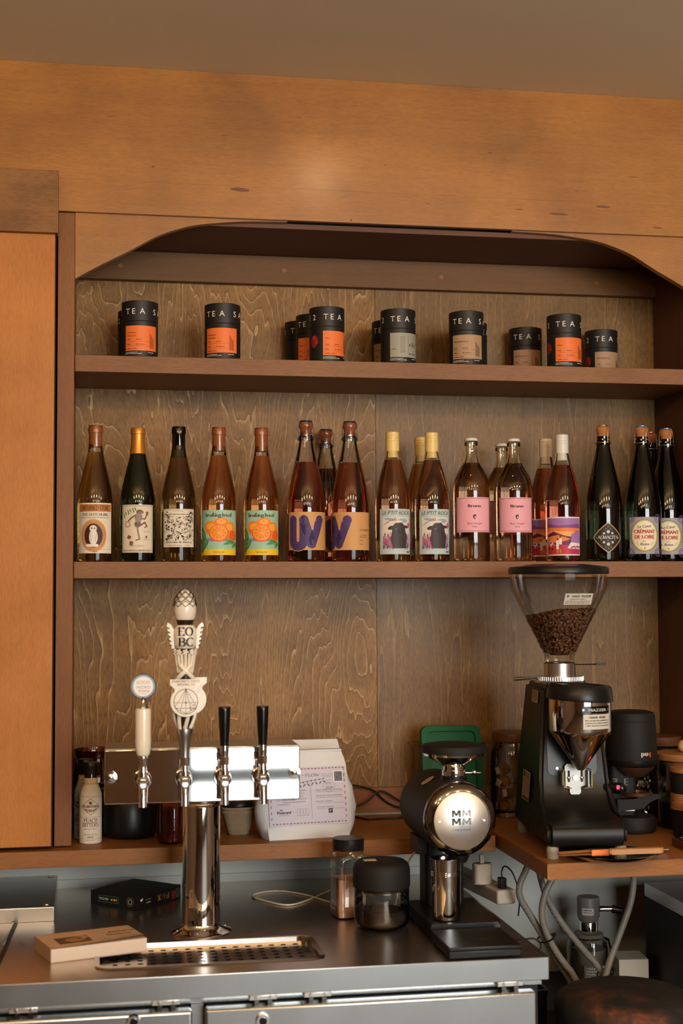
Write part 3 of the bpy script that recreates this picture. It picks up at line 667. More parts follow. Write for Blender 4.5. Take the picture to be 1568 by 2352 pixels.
# 1 clear bottle, owl label
t = bottle('wine_bottle', 'clear golden wine bottle with an owl label, leftmost of the row', .0475, .085, BURG, 'wine_gold', 'neck_clear', .2475, ('cork', .262, 'cork_seen'))
d = Dec(); r = .0402; a, c, v0, v1 = -.0425, .0425, .0185, .131
d.rect(a+.002, c-.002, v1-.0195, v1-.003, 'band_orange', 1); d.serif('UNTURNED STONE', 0, v1-.0165, .0105, 'ink', 2, width=.066)
d.serif('THE HATCHLING', 0, v1-.029, .0060, 'ink', 2, width=.062); d.micro(-.034, .034, v1-.0335, .0013, 'ink', 3)
d.ell(-.004, .058, .0285, .0345, 'owl_ring', 1, 28); d.ring(-.004, .058, .030, .037, .0022, 'uv_tan', 2); d.ell(-.004, .058, .0205, .0270, 'owl_dark', 2, 26)
d.ell(-.004, .0545, .0095, .0175, 'owl_white', 3, 20); d.ell(-.0045, .0735, .0080, .0075, 'owl_white', 3, 18); d.ell(-.0078, .0748, .0034, .0040, 'paper', 4, 12); d.ell(-.0012, .0748, .0034, .0040, 'paper', 4, 12); d.ell(-.0076, .0742, .0013, .0015, 'ink', 5, 8); d.ell(-.0014, .0742, .0013, .0015, 'ink', 5, 8); d.line([(-.010, .062), (-.0085, .045)], .0012, 'uv_tan', 4); d.line([(.0025, .062), (.001, .045)], .0012, 'uv_tan', 4); d.poly([(-.0052, .0725), (-.0038, .0725), (-.0045, .0700)], 'owl_ring', 4)
for q in (-.012, -.006, .000, .006): d.ell(q-.004, .036, .0055, .0035, 'owl_white', 3, 10)
d.rect(a+.003, c-.003, .0270, .0273, 'ink', 1); d.text('2025', 0, .0205, .0036, 'ink', 2)
label(t, r, a, c, v0, v1, 'cream', d)
# 2 dark green bottle, gold capsule
t = bottle('wine_bottle', 'dark green wine bottle with gold foil neck and dancing-figure label', .1423, .085, BURG, 'wine_green', 'neck_dark', .244, ('foil', .245, 'foil_gold'))
d = Dec(); a, c, v0, v1 = -.0400, .0390, .0200, .1275
d.frame(a+.002, c-.002, v0+.002, v1-.002, .0005, 'fig_brown', 1); d.frame(a+.0032, c-.0032, v0+.0032, v1-.0032, .0003, 'fig_brown', 1)
for i, ch in enumerate('JIJIJI'): d.text(ch, a+.0075+i*.0057, .1005+i*.0042-(.0009*i*i*.35), .0085, 'green_ink', 2, rot=.35, bold=.0005)
d.ell(.004, .1115, .0075, .0050, 'fig_brown', 2, 14, .1); d.ell(.010, .110, .0040, .0030, 'fig_grey', 2, 10); d.ell(.002, .0985, .0085, .0115, 'fig_grey', 2, 16, -.2)
d.line([(-.004, .104), (-.014, .098), (-.021, .0915)], .0034, 'fig_brown', 2); d.line([(.008, .096), (.016, .095), (.021, .106)], .0030, 'fig_brown', 2); d.rect(.019, .0245, .104, .112, 'fig_brown', 3)
d.ell(.000, .0835, .0075, .0075, 'fig_brown', 2, 12); d.line([(-.001, .079), (.001, .064), (.004, .050)], .0040, 'fig_grey', 2); d.line([(.004, .050), (-.004, .0475)], .0026, 'fig_brown', 2); d.line([(.006, .081), (.016, .088), (.021, .0785)], .0034, 'fig_brown', 2); d.line([(.021, .0785), (.015, .076)], .0024, 'fig_brown', 2)
for q in range(9): d.ell(-.0235+.006*math.cos(q*.7), .0835+.006*math.sin(q*.7), .0016, .0013, 'fig_brown', 2, 8)
d.poly([(-.021, .060), (-.014, .056), (-.018, .049), (-.025, .053)], 'fig_brown', 2); d.poly([(-.018, .046), (-.010, .045), (-.011, .036), (-.019, .037)], 'fig_brown', 2); d.ell(-.0145, .041, .002, .003, 'c_red2', 3, 8)
d.text('VILLA SECA', .0215, .0655, .0028, 'fig_grey', 2, width=.018); d.ell(.0195, .0555, .0022, .0022, 'ink', 2, 8); d.line([(.0165, .052), (.0225, .053)], .0009, 'ink', 2); d.micro(.009, .028, .0485, .0009, 'ink', 8)
d.text('GRUVI GRUVI', -.002, .0335, .0030, 'green_ink', 2, width=.032); d.micro(a+.006, c-.006, .0245, .0022, 'fig_brown', 2)
label(t, r, a, c, v0, v1, 'paper', d)
# 3 olive bottle, black crowd drawing
t = bottle('wine_bottle', 'olive-brown wine bottle with a black-and-white crowd drawing on its label', .2345, .085, BURG, 'wine_olive', 'neck_green', .236, ('cork', .258, 'neck_dark'))
d = Dec(); a, c, v0, v1 = -.0395, .0395, .0325, .1185; rn = random.Random(4)
d.frame(a+.002, c-.002, v0+.0095, v1-.002, .0005, 'ink', 1)
for q in range(240):
    u, v = rn.uniform(a+.004, c-.004), rn.uniform(v0+.014, v1-.005)
    if abs(u) < .024 and v > v1-.016: continue
    if rn.random() < .55: d.ell(u, v, rn.uniform(.0007, .0028), rn.uniform(.0006, .0022), 'ink', 1, 7, rn.uniform(0, 3))
    else: d.ring(u, v, rn.uniform(.0015, .0034), rn.uniform(.0015, .0036), .0006, 'ink', 2, 9)
d.micro(-.022, .022, v1-.013, .0020, 'ink', 5); d.line([(-.012, v1-.006), (-.003, v1-.0045), (.014, v1-.0075)], .0004, 'ink', 2)
d.rect(a+.0045, c-.0045, v0+.0075, v0+.0145, 'cream', 3); d.text('Desorden de Blancos', 0, v0+.0090, .0048, 'ink', 4, width=.062, shear=.12, bold=.0002); d.text('Valle del Itata - Chile', 0, v0+.0028, .0028, 'ink', 4, width=.052)
label(t, r, a, c, v0, v1, 'cream', d)
# 4 and 5 orange wine, oranges label
for lab, x in (('amber wine bottle with an oranges label, left one of the matching pair', .3260), ('amber wine bottle with an oranges label, right one of the matching pair', .4243)):
    t = bottle('wine_bottle', lab, x, .085, BURG, 'wine_orange', 'neck_clear', .2430, ('cork', .256, 'cork_seen'), 'orange wine pair')
    d = Dec(); a, c, v0, v1 = -.0500, .0500, .0145, .1165
    d.rect(a, c, v0, v0+.0135, 'yellow', 1); d.text('MARMALADE', 0, v0+.0052, .0031, 'ink', 2, width=.026)
    x0 = -.0315
    for ch, m_, dx in (('b', 'ink', .0052), ('r', 'ink', .0036), ('e', 'c_red2', .0046), ('a', 'ink', .0046), ('K', 'ink', .0046), ('i', 'c_red', .0024), ('n', 'ink', .0046), ('g', 'ink', .0100), ('b', 'ink', .0052), ('r', 'c_red', .0038), ('e', 'ink', .0046), ('a', 'c_red2', .0048), ('d', 'ink', .0050)):
        d.text(ch, x0, v1-.0150, .0095 if ch in 'bdK' else .0082, m_, 4, 'L', width=dx*.78, bold=.0003); x0 += dx
    d.ell(-.0185, .076, .0170, .0160, 'o_orange', 1, 22); d.ell(.006, .0855, .0175, .0145, 'o_orange', 1, 22); d.ell(.028, .070, .0160, .0200, 'o_orange', 1, 22); d.ell(.036, .058, .0110, .0125, 'o_deep', 2, 18)
    d.ell(-.0190, .0790, .011, .008, 'o_light', 2, 14); d.ell(.006, .0905, .011, .006, 'o_light', 2, 14); d.ell(.026, .078, .009, .008, 'o_light', 2, 14)
    d.ell(-.001, .0495, .034, .004, 'lilac', 1, 18); d.ell(0, .0640, .0225, .0195, 'o_deep', 3, 26); d.ell(0, .0650, .0200, .0170, 'o_light', 4, 24)
    for q in range(10):
        an = q*2*PI/10; d.poly([(.002*math.cos(an), .065+.002*math.sin(an)), (.0175*math.cos(an-.25), .065+.0148*math.sin(an-.25)), (.0175*math.cos(an+.25), .065+.0148*math.sin(an+.25))], 'o_orange', 5)
    for (u, v, l_, w_, ro) in ((-.041, .062, .017, .007, 2.0), (-.043, .035, .016, .007, 1.45), (-.033, .038, .013, .005, .95), (.030, .044, .015, .0055, -.25), (.043, .038, .012, .005, .5), (.020, .0405, .010, .003, .15)):
        d.ell(u, v, l_, w_, 'leaf' if u < 0 else 'leaf2', 2, 16, ro); d.ell(u, v+.001, l_*.7, w_*.4, 'leaf2' if u < 0 else 'leaf', 3, 12, ro)
    d.ell(.005, .0915, .0012, .0014, 'leaf', 3, 8); d.line([(-.030, .068), (-.024, .072)], .0008, 'leaf', 3)
    label(t, r, a, c, v0, v1, 'mint', d)
# UV sparkling rose
def uv_print():
    d = Dec(); L = 3
    def fat(pts, w, m, lay):
        d.line(pts, w, m, lay)
        for p in pts: d.ell(p[0], p[1], w/2, w/2, m, lay, 16)
    U = [(-.030, .0955), (-.030, .050)]+[(-.0165+.0135*math.cos(math.radians(q)), .048+.0135*math.sin(math.radians(q))) for q in range(190, 351, 20)]+[(-.003, .050), (-.003, .0955)]
    V = [(-.003, .0955), (.0155, .040), (.0365, .0955)]
    fat(U, .0225, 'uv_gold', 1); fat(V, .0235, 'uv_gold', 1); fat(U, .0205, 'uv_purple', 2); fat(V, .0215, 'uv_purple', 2)
    fat([(-.0165, .085), (-.0165, .058)], .0072, 'uv_tan', 3)
    fat([(.0170, .090), (.0172, .075)], .0052, 'uv_tan', 3); d.poly([(.0105, .098), (.0245, .098), (.0178, .070)], 'uv_tan', 3)
    d.text('ULTRAVIOLET', .066, .0700, .0050, 'uv_purple', 2, 'L', .032)
    for q, s_ in enumerate(('CALIFORNIA', 'SPARKLING')): d.text(s_, .066, .0585-q*.0042, .0026, 'uv_purple', 2, 'L', .022 if q == 0 else .020)
    d.text('ROSÉ', .066, .0465, .0026, 'uv_purple', 2, 'L', .0085); d.text('WINE', .066, .0385, .0026, 'uv_purple', 2, 'L', .0085)
    return d
for lab, x, y, tw in (('sparkling rose bottle showing both purple letters on its tan label', .5290, .090, -.06), ('sparkling rose bottle turned so only a purple V and small print show', .6325, .090, -.98), ('sparkling rose bottle standing behind and between two tan-label ones', .6035, .258, .9)):
    t = bottle('sparkling_wine_bottle', lab, x, y, CHAMP, 'wine_rose_dark', 'neck_clear', .2300, ('mushroom', 'cork_seen', 'cap_navy', 'wire_blue'), 'sparkling rose bottles', turn=tw)
    label(t, .0440, -.0470, .1100, .0260, .1135, 'uv_tan', uv_print())
# yellow-capped rose
for lab, x, y in (('yellow-capped rose bottle with dark bull head label, left one at the front', .7335, .085), ('yellow-capped rose bottle with dark bull head label, right one at the front', .8280, .085), ('yellow-capped rose bottle standing behind the front right one of its kind', .8255, .185)):
    t = bottle('rose_wine_bottle', lab, x, y, SLIM, 'wine_rose', 'neck_clear', .2380, ('screw', .243, 'cap_yellow'), 'yellow-capped rose bottles', turn=.10)
    d = Dec(); a, c, v0, v1 = -.0375, .0460, .0165, .1215
    d.text("LE P'TIT ROCA", .004, v1-.0135, .0090, 'ink', 3, width=.068, shear=.25)
    d.rect(a+.008, c-.007, v0+.014, v1-.019, 'lp_sky', 1); rn = random.Random(7)
    for q in range(5): d.line([(a+.010+.004*q, .083+q*.003), (-.010+.003*q, .094+q*.0016), (.004, .0925+q*.001)], .0012, ('lp_blue', 'c_red2', 'bull')[q % 3], 2)
    d.ell(.020, .094, .014, .005, 'lp_blue', 2, 12); d.ell(-.014, .098, .010, .003, 'lp_blue', 2, 12)
    for q in range(190):
        u = rn.choice((rn.uniform(a+.009, -.004), rn.uniform(.024, c-.008))); v = rn.uniform(v0+.015, v0+.045)
        d.ell(u, v, .0011, rn.uniform(.003, .007), rn.choice(('lav', 'lav2', 'lav2', 'bull', 'lav', 'cr_pale')), 2, 7, rn.uniform(-.4, .4))
    for u, v in ((-.023, .048), (-.008, .040), (.038, .084), (-.012, .052)): d.ell(u, v, .005, .006, 'lav3', 3, 12)
    d.ell(.010, .0720, .0165, .0190, 'bull', 4, 22); d.poly([(-.004, .030), (.028, .030), (.030, .050), (.027, .072), (-.006, .072), (-.010, .050)], 'bull', 4); d.ell(.0235, .0585, .0080, .0120, 'bull', 4, 14, .3); d.ell(-.0085, .0775, .0080, .0042, 'bull', 4, 12, .35); d.ell(.0275, .0800, .0080, .0034, 'bull', 4, 12, -.1); d.line([(.030, .079), (.036, .077)], .0016, 'bull', 4); d.ell(.008, .092, .012, .003, 'lp_sky', 5, 12)
    d.line([(.001, .0755), (.0045, .0745)], .0006, 'lp_grey', 6); d.text('rosé', c-.005, v0+.0040, .0040, 'ink', 3, 'R', bold=.0005)
    label(t, .0410, a, c, v0, v1, 'lp_grey', d)
# pink-label rose
for lab, x, y in (('clear rose bottle with a square pink label, left one at the front', .9245, .087), ('clear rose bottle with a square pink label, right one at the front', 1.0290, .087), ('crown-capped rose bottle standing behind the two pink-label ones', 1.0330, .200)):
    t = bottle('rose_wine_bottle', lab, x, y, BORD, 'wine_pink', 'neck_clear', .2330, ('crown', 0, 'cap_white'), 'crown-capped rose bottles', turn=.06)
    d = Dec(); a, c, v0, v1 = -.0430, .0500, .0680, .1500
    d.frame(a+.0022, c-.0022, v0+.0025, v1-.0025, .0008, 'wine', 1); u = .004
    d.text('Brunn', u, v1-.0235, .0068, 'ink', 2, width=.030, bold=.0005)
    d.poly([(u-.0035, .1085), (u+.0035, .1085), (u+.0032, .1020), (u, .0980), (u-.0032, .1020)], 'ink', 2); d.ell(u+.001, .1035, .0015, .0026, 'pink', 3, 8); d.line([(u-.002, .1075), (u+.003, .1095)], .0012, 'ink', 3)
    d.text('Blauer Zweigelt', u, .0865, .0042, 'wine', 2, width=.034, shear=.25); d.text('Rosé', u, .0795, .0040, 'wine', 2, width=.0105, shear=.25)
    label(t, .0432, a, c, v0, v1, 'pink', d)
# white-capped rose with beach picture
for lab, x, y, cap in (('white-capped rose bottle with a colourful van picture label, at the front', 1.1485, .085, 'cap_white'), ('cream-capped rose bottle half hidden behind the white-capped one', 1.1385, .178, 'cap_cream')):
    t = bottle('rose_wine_bottle', lab, x, y, SLIM, 'wine_red', 'neck_clear', .2300, ('screw', .241, cap), 'van picture rose bottles', turn=.05)
    d = Dec(); a, c, v0, v1 = -.0480, .0480, .0135, .1050; p0, p1, q0, q1 = a+.004, c-.002, v0+.003, v1-.003
    d.rect(p0, p1, q0+.030, q1, 'sun_gold', 1); d.rect(p0, p1, q1-.018, q1, 'sun_lav', 2); d.poly([(p0, q1-.012), (p0+.030, q1-.018), (p1, q1-.013), (p1, q1-.024), (p0, q1-.022)], 'sun_purple', 3); d.poly([(p0, q1-.020), (p1, q1-.025), (p1, q1-.032), (p0, q1-.030)], 'sun_orange', 3)
    d.poly([(p0, q0), (p1, q0), (p1, q0+.024), (p0, q0+.020)], 'sun_mag', 2); d.poly([(p0, q0), (p1-.02, q0), (p0+.030, q0+.016), (p0, q0+.012)], 'v_red', 3)
    d.poly([(p0, q0+.046), (p0+.018, q0+.054), (p0+.045, q0+.044), (p0+.072, q0+.040), (p1, q0+.022), (p0, q0+.022)], 'sun_dark', 2); d.poly([(p0, q0+.040), (p0+.03, q0+.046), (p0+.06, q0+.036), (p0+.03, q0+.026), (p0, q0+.030)], 'sun_orange', 3); d.poly([(p1-.030, q0+.020), (p1, q0+.020), (p1, q0+.054), (p1-.014, q0+.056), (p1-.028, q0+.046)], 'sun_lav', 3); d.poly([(p1-.038, q0+.014), (p1, q0+.012), (p1, q0+.026), (p1-.030, q0+.028)], 'v_white', 4)
    for q in range(8): d.ell(p1-.028+q*.0036, q0+.016+.0012*(q % 3), .003, .0022, ('sun_lav', 'sun_mag')[q % 2], 5, 8)
    d.poly([(p0+.003, q0+.014), (p0+.018, q0+.013), (p0+.020, q0+.024), (p0+.016, q0+.030), (p0+.004, q0+.031)], 'v_red', 5); d.poly([(p0+.0035, q0+.024), (p0+.019, q0+.023), (p0+.016, q0+.030), (p0+.0045, q0+.0305)], 'v_white', 6); d.ell(p0+.006, q0+.0135, .0022, .0026, 'ink', 6, 10); d.ell(p0+.0155, q0+.0125, .0022, .0026, 'ink', 6, 10); d.rect(p0+.006, p0+.0145, q0+.0255, q0+.0290, 'sun_dark', 7); d.poly([(p0+.009, q0+.023), (p0+.015, q0+.0225), (p0+.012, q0+.017)], 'v_white', 6)
    for u, h_ in ((p0+.029, .026), (p0+.036, .032)):
        d.poly([(u-.003, q0+.012), (u+.003, q0+.012), (u+.0028, q0+.012+h_*.35), (u-.0028, q0+.012+h_*.35)], 'v_red' if h_ > .03 else 'v_white', 5); d.poly([(u-.0034, q0+.012+h_*.35), (u+.0034, q0+.012+h_*.35), (u+.003, q0+.012+h_*.82), (u-.003, q0+.012+h_*.82)], 'v_white', 5); d.ell(u, q0+.012+h_*.92, .0020, .0024, 'sun_dark', 5, 10); d.rect(u-.002, u-.0006, q0+.003, q0+.012, 'uv_tan', 5); d.rect(u+.0006, u+.002, q0+.003, q0+.012, 'uv_tan', 5)
    d.ring(.022, q1-.015, .010, .008, .0004, 'sun_lav', 6)
    label(t, .0410, a, c, v0, v1, 'v_white', d)
# dark sparkling, diamond label
t = bottle('sparkling_wine_bottle', 'near-black sparkling wine bottle with a gold-edged diamond label', 1.2540, .090, CHAMP, 'wine_dark', 'neck_dark', .285, ('mushroom', 'cork', None, 'wire_gold'), turn=.12)
def dia(w, h, n=8):
    out = []
    for sx, sy in ((1, 1), (1, -1), (-1, -1), (-1, 1)):
        for i in range(n):
            q = i/n; q = q if (sx*sy > 0) else 1-q
            # quarter from top to right etc, bulging outward
            k = i/n
            p, e = ((0, h), (w, 0)) if (sx, sy) == (1, 1) else ((w, 0), (0, -h)) if (sx, sy) == (1, -1) else ((0, -h), (-w, 0)) if (sx, sy) == (-1, -1) else ((-w, 0), (0, h))
            bx, by = (e[0]-p[0])*k+p[0], (e[1]-p[1])*k+p[1]; bl = math.sin(PI*k)*.10
            out.append((bx*(1+bl), by*(1+bl)))
    return out
u, v = .004, .0560
q = Dec(); q.poly([(u+a, v+b_) for a, b_ in dia(.0370, .0365)], 'al_gold', 0); L = q.build('label', t, .0440)
d = Dec(); d.poly([(u+a, v+b_) for a, b_ in dia(.0345, .0338)], 'al_black', 1)
d.serif('ALMACITA', u, v-.0028, .0075, 'cream', 3, width=.050)
for (a, b_, s_) in ((0, .014, .0042), (-.010, .010, .0030), (.010, .0105, .0030), (0, -.0155, .0042), (-.0105, -.011, .0032), (.0105, -.011, .0032)):
    for k in range(6): d.ell(u+a+s_*.62*math.cos(k*PI/3), v+b_+s_*.62*math.sin(k*PI/3), s_*.36, s_*.36, 'cream', 2, 8)
    d.ell(u+a, v+b_, s_*.3, s_*.3, 'al_gold', 3, 8)
for a, b_ in ((0, .026), (-.006, .021), (.006, .021), (-.014, .004+.001), (.014, .005), (0, -.0255), (-.006, -.022), (.006, -.022), (-.028, 0), (.028, 0), (-.017, -.006), (.017, -.006)): d.ell(u+a, v+b_, .0009, .0009, 'cream', 2, 6)
d.text('BRUT', u, v-.0078, .0015, 'cream', 3); d.build('print', L, .0440, .0003)
# cremant
for lab, x, y, tin, tw in (('dark green sparkling bottle with a full ornate oval label and blue cork top', 1.3510, .0860, 'cap_blue', .06), ('dark green sparkling bottle cut off by the right edge of the picture', 1.4325, .1300, 'cap_blue', .02), ('dark sparkling bottle with a red cork top standing behind the ornate-label pair', 1.4285, .2200, 'cap_redtin', .4)):
    t = bottle('sparkling_wine_bottle', lab, x, y, CHAMP, 'wine_dark', 'neck_dark', .285, ('mushroom', 'cork', tin, 'wire_silver'), 'ornate-label sparkling bottles', turn=tw)
    d = Dec(); a, c, v0, v1 = -.0380, .0400, .0175, .1055; u, v = .001, .0615; 
    d.frame(a+.001, c-.001, v0+.001, v1-.001, .0008, 'cr_purple', 1)
    for q in range(72):
        an = q*2*PI/72; co, si = math.cos(an), math.sin(an)
        k = min(.037/max(1e-6, abs(co)), .0425/max(1e-6, abs(si))); k2 = min(1.0, .99)
        d.line([(u+.032*co, v+.0365*si), (u+k*.98*co, v+k*.98*si)], .0013, 'cr_purple', 1)
    for sx in (-1, 1):
        for sy in (-1, 1):
            for rr in (.011, .008, .005): d.ring(u+sx*.0355, v+sy*.0405, rr, rr, .0012, 'cr_purple', 2, 18)
    d.ell(u, v, .0335, .0385, 'cr_lime', 3, 32); d.ring(u, v, .0335, .0385, .001, 'cr_purple', 4, 36); d.ell(u, v, .0295, .0345, 'cr_cream', 4, 32)
    d.text('Le Cœur', u, v+.0185, .0070, 'cr_purple', 6, width=.032, shear=.2, rot=.08, bold=.0003)
    d.text('CRÉMANT', u, v+.0050, .0092, 'cr_red', 6, width=.050, bold=.0006); d.text('DE LOIRE', u, v-.0078, .0092, 'cr_red', 6, width=.047, bold=.0006)
    d.rect(u-.018, u+.018, v-.0100, v-.0096, 'cr_lime', 6); d.text('de la', u-.002, v-.0150, .0034, 'cr_purple', 6, shear=.25); d.text('Reine', u, v-.0238, .0066, 'cr_purple', 6, width=.020, shear=.2, bold=.0003)
    st = [(u+.0022*(1 if k % 2 == 0 else .42)*math.sin(k*PI/5), v-.0305+.0022*(1 if k % 2 == 0 else .42)*math.cos(k*PI/5)) for k in range(10)]; d.poly(st, 'cr_red', 6); d.line([(u-.020, v-.016), (u-.014, v-.0235)], .0008, 'cr_red', 6); d.line([(u+.020, v-.016), (u+.014, v-.0235)], .0008, 'cr_red', 6)
    label(t, .0440, a, c, v0, v1, 'cr_pale', d)
# ------------------------------------------------------------------ draft tower
ZBOX0, ZBOX1 = 1.1620, 1.2690
tw_ = thing('draft_tower', 'polished steel draft beer tower with four taps on a round column', 'beer tower', (0.2625, -0.231, ZC+.0003))
B().lathe([(0, 0), (.0600, 0), (.0620, .002), (.0620, .0035), (.0560, .0065), (.0460, .0095), (.0405, .0135), (.0384, .0190), (0, .0190)], 48, m='chrome').done('flange', None, tw_)
for k in range(6):
    a = k*PI/3+.30; B().ball((.0520*math.cos(a), .0520*math.sin(a), .0078), .0028, 'chrome', 10, (1, 1, .6)).done('flange_screw', None, tw_)
B().lathe([(0, .0185), (.0384, .0185), (.0384, .2540), (.0405, .2560), (.0425, .2640), (.0425, .2688), (0, .2688)], 56, m='steel_mirror').done('column', None, tw_)
bx = Dec()
hx0, hx1 = -.1955, .1935; z0, z1 = ZBOX0-ZC, ZBOX1-ZC
B().box(hx0, hx1, -.066, .066, z0, z1, 'steel_mirror', .0022, 3).done('tap_box', None, tw_)
B().box(hx0+.001, hx1-.001, -.064, .064, z1-.0002, z1+.0012, 'steel_lid', .0006).done('box_lid', None, tw_)
for x in (hx0+.012, hx1-.0115):
    sc_ = B().lathe([(0, 0), (.0125, 0), (.0125, .0012), (.0060, .0016), (.0055, .0046), (.0030, .0060), (0, .0062)], 24, (x, -.0662, z0+.054), 'chrome', Matrix.Rotation(PI/2, 3, 'X')).done('bolt', None, tw_)
def faucet(px, part_name='tap'):
    """chrome beer faucet; px = X offset from the column"""
    t = bpy.data.objects.new(part_name, None); COL.objects.link(t); t.parent = tw_; t.location = (px, -.066, z0+.0475); t.empty_display_size = .01
    B().cyl((0, 0, 0), (0, -.005, 0), .0190, .0175, 28, 'chrome').cyl((0, -.005, 0), (0, -.024, 0), .0118, .0118, 24, 'chrome').cyl((0, -.020, 0), (0, -.030, 0), .0140, .0140, 8, 'chrome').done('shank', None, t)
    B().ball((0, -.039, .001), .0135, 'chrome', 24, (1, 1, 1.05)).cyl((0, -.045, -.002), (0, -.0555, -.004), .0092, .0085, 22, 'chrome').cyl((0, -.0553, -.004), (0, -.0562, -.004), .0062, .0060, 20, 'steel_satin').done('body', None, t)
    B().tube([(0, -.040, -.008), (0, -.044, -.020), (0, -.047, -.034), (0, -.0485, -.0475)], [.0095, .0088, .0082, .0084], 20, 'chrome').done('spout', None, t)
    B().cyl((0, -.039, .012), (0, -.039, .019), .0102, .0102, 24, 'chrome').cyl((0, -.039, .019), (0, -.0385, .034), .0078, .0066, 20, 'chrome').cyl((0, -.0385, .030), (0, -.038, .046), .0088, .0094, 8, 'chrome').done('collar', None, t)
    return t
TX = (.1405-.2625, .2220-.2625, .3000-.2625, .3760-.2625)
for x in TX: faucet(x)
HZ = z0+.0475+.046; HY = -.104
P('ceramic', S(238, 226, 204), 0.22, coat=0.4); P('ceramic_warm', S(236, 226, 208), 0.25, coat=0.4); P('badge_white', S(240, 234, 222), 0.35); P('badge_blue', S(120, 156, 190), 0.35)
P('ink_blue', S(140, 150, 178), 0.5); P('glaze_dark', S(44, 30, 22), 0.3)
# white tap handle with round badge
h = thing('tap_handle', 'cream cylinder tap handle topped by a round blue-rimmed badge', 'tap handle', (.2625+TX[0], -.231+HY, ZC+HZ+.0003), 0, 'handles on the beer taps')
B().lathe([(0, 0), (.0085, 0), (.0090, .004), (.0078, .006), (0, .006)], 24, m='chrome').done('ferrule', None, h)
B().lathe([(0, .0062), (.0118, .0062), (.0128, .008), (.0150, .020), (.0157, .030), (.0157, .092), (.0150, .0965), (.0120, .098), (0, .098)], 32, m='ceramic').done('grip', None, h)
B().lathe([(0, .0982), (.0110, .0982), (.0090, .104), (.0050, .108), (.0042, .116), (.0055, .119), (0, .121)], 24, m='chrome').done('finial', None, h)
bz = .1405
bd = B().cyl((0, .004, bz), (0, -.004, bz), .0245, .0245, 40, 'chrome', [(0, 0), (.0240, 0), (.0248, .002), (.0248, .006), (.0235, .008), (0, .008)]).done('badge', None, h)
d = Dec(); d.ell(0, bz, .0232, .0232, 'badge_blue', 1, 36).ell(0, bz, .0195, .0195, 'badge_white', 2, 36)
d.text('GOOD', 0, bz+.0050, .0062, 'ink_blue', 3, width=.027).text('WORD', 0, bz-.0045, .0062, 'ink_blue', 3, width=.028).text('Brewing', .001, bz-.0105, .0048, 'v_red', 3, width=.021, shear=.25).micro(-.008, .008, bz-.0140, .0010, 'ink_blue', 2)
d.build('badge_print', bd, None, .0042, .0001)
# tall sculpted white handle
h = thing('tap_handle', 'tall white sculpted tap handle with a hop bud on top and winged letter block', 'tap handle', (.2625+TX[1], -.231+HY, ZC+HZ+.0003), 0, 'handles on the beer taps')
B().lathe([(0, 0), (.0088, 0), (.0092, .012), (.0108, .026), (.0150, .044), (.0158, .046), (.0158, .056), (.0140, .0575), (0, .0575)], 32, m='steel_satin').done('ferrule', None, h)
b = B(); b.lathe([(0, .0575), (.0125, .0575), (.0170, .070), (.0205, .085), (.0212, .100), (.0190, .118), (.0150, .130), (0, .132)], 28, m='glaze_dark'); st_ = b.done('stem_core', None, h)
for k in range(7):                                     # white ribs wrapped around the dark core
    a = 2*PI*k/7+.2
    B().tube([(.0125*math.cos(a), .0125*math.sin(a), .058), (.0180*math.cos(a+.18), .0180*math.sin(a+.18), .072), (.0218*math.cos(a+.35), .0218*math.sin(a+.35), .090), (.0205*math.cos(a+.55), .0205*math.sin(a+.55), .112), (.0150*math.cos(a+.7), .0150*math.sin(a+.7), .130)], .0042, 10, 'ceramic_warm', 1).done('rib', None, st_)
def disc(y0, y1, zc, r): 
    return B().cyl((0, y1, zc), (0, y0, zc), r, r, 36, 'ceramic_warm', [(0, 0), (r-.001, 0), (r, .001), (r, y1-y0-.001), (r-.001, y1-y0), (0, y1-y0)])
zb = .1115
pts = [(.0300*math.cos(math.radians(q)), zb+.0300*math.sin(math.radians(q))) for q in range(132, 409, 12)]
poly = pts+[(.0225, zb+.0250), (.0310, zb+.0320), (.0310, zb+.0430), (-.0310, zb+.0430), (-.0310, zb+.0320), (-.0225, zb+.0250)]
fr_ = B().prism(poly, -.0300, -.0225, 'ceramic_warm', 'Y', .0012).done('shield', None, h)
bk = B().prism([(x+.012, z+.002) for x, z in poly], -.004, .004, 'ceramic_warm', 'Y', .0012).done('back_shield', None, h)
B().prism(rrect(-.016, .016, zb-.020, zb+.038, .006), -.0222, -.0042, 'glaze_dark').done('core_block', None, h)
d = Dec(); d.ring(0, zb, .0238, .0248, .0011, 'ink', 1, 40)
top_ = (0, zb+.0240); lw = .0007
for p in ((-.0215, zb-.0110), (-.0110, zb-.0185), (0, zb-.0235), (.0110, zb-.0185), (.0215, zb-.0110)): d.line([top_, p], lw, 'ink', 1)
for s_ in (((-.0235, zb-.002), (.0235, zb-.002)), ((-.0205, zb-.0130), (.0205, zb-.0130)), ((-.0215, zb-.0110), (0, zb-.0235)), ((.0215, zb-.0110), (0, zb-.0235))): d.line(s_, lw, 'ink', 1)
d.ring(0, zb-.002, .0022, .0022, .0006, 'ink', 2, 12); rn = random.Random(3)
for q in range(22): d.ell(rn.uniform(.006, .020), zb-rn.uniform(.004, .016), .0012, .0007, 'fig_grey', 1, 6, rn.uniform(0, 3))
d.serif("EDMUND'S OAST", 0, zb+.0372, .0044, 'fig_brown', 2, width=.054, thick=.13).serif('BREWING CO', 0, zb+.0312, .0036, 'fig_brown', 2, width=.034, thick=.13)
d.build('shield_print', fr_, None, .0302, .0001)
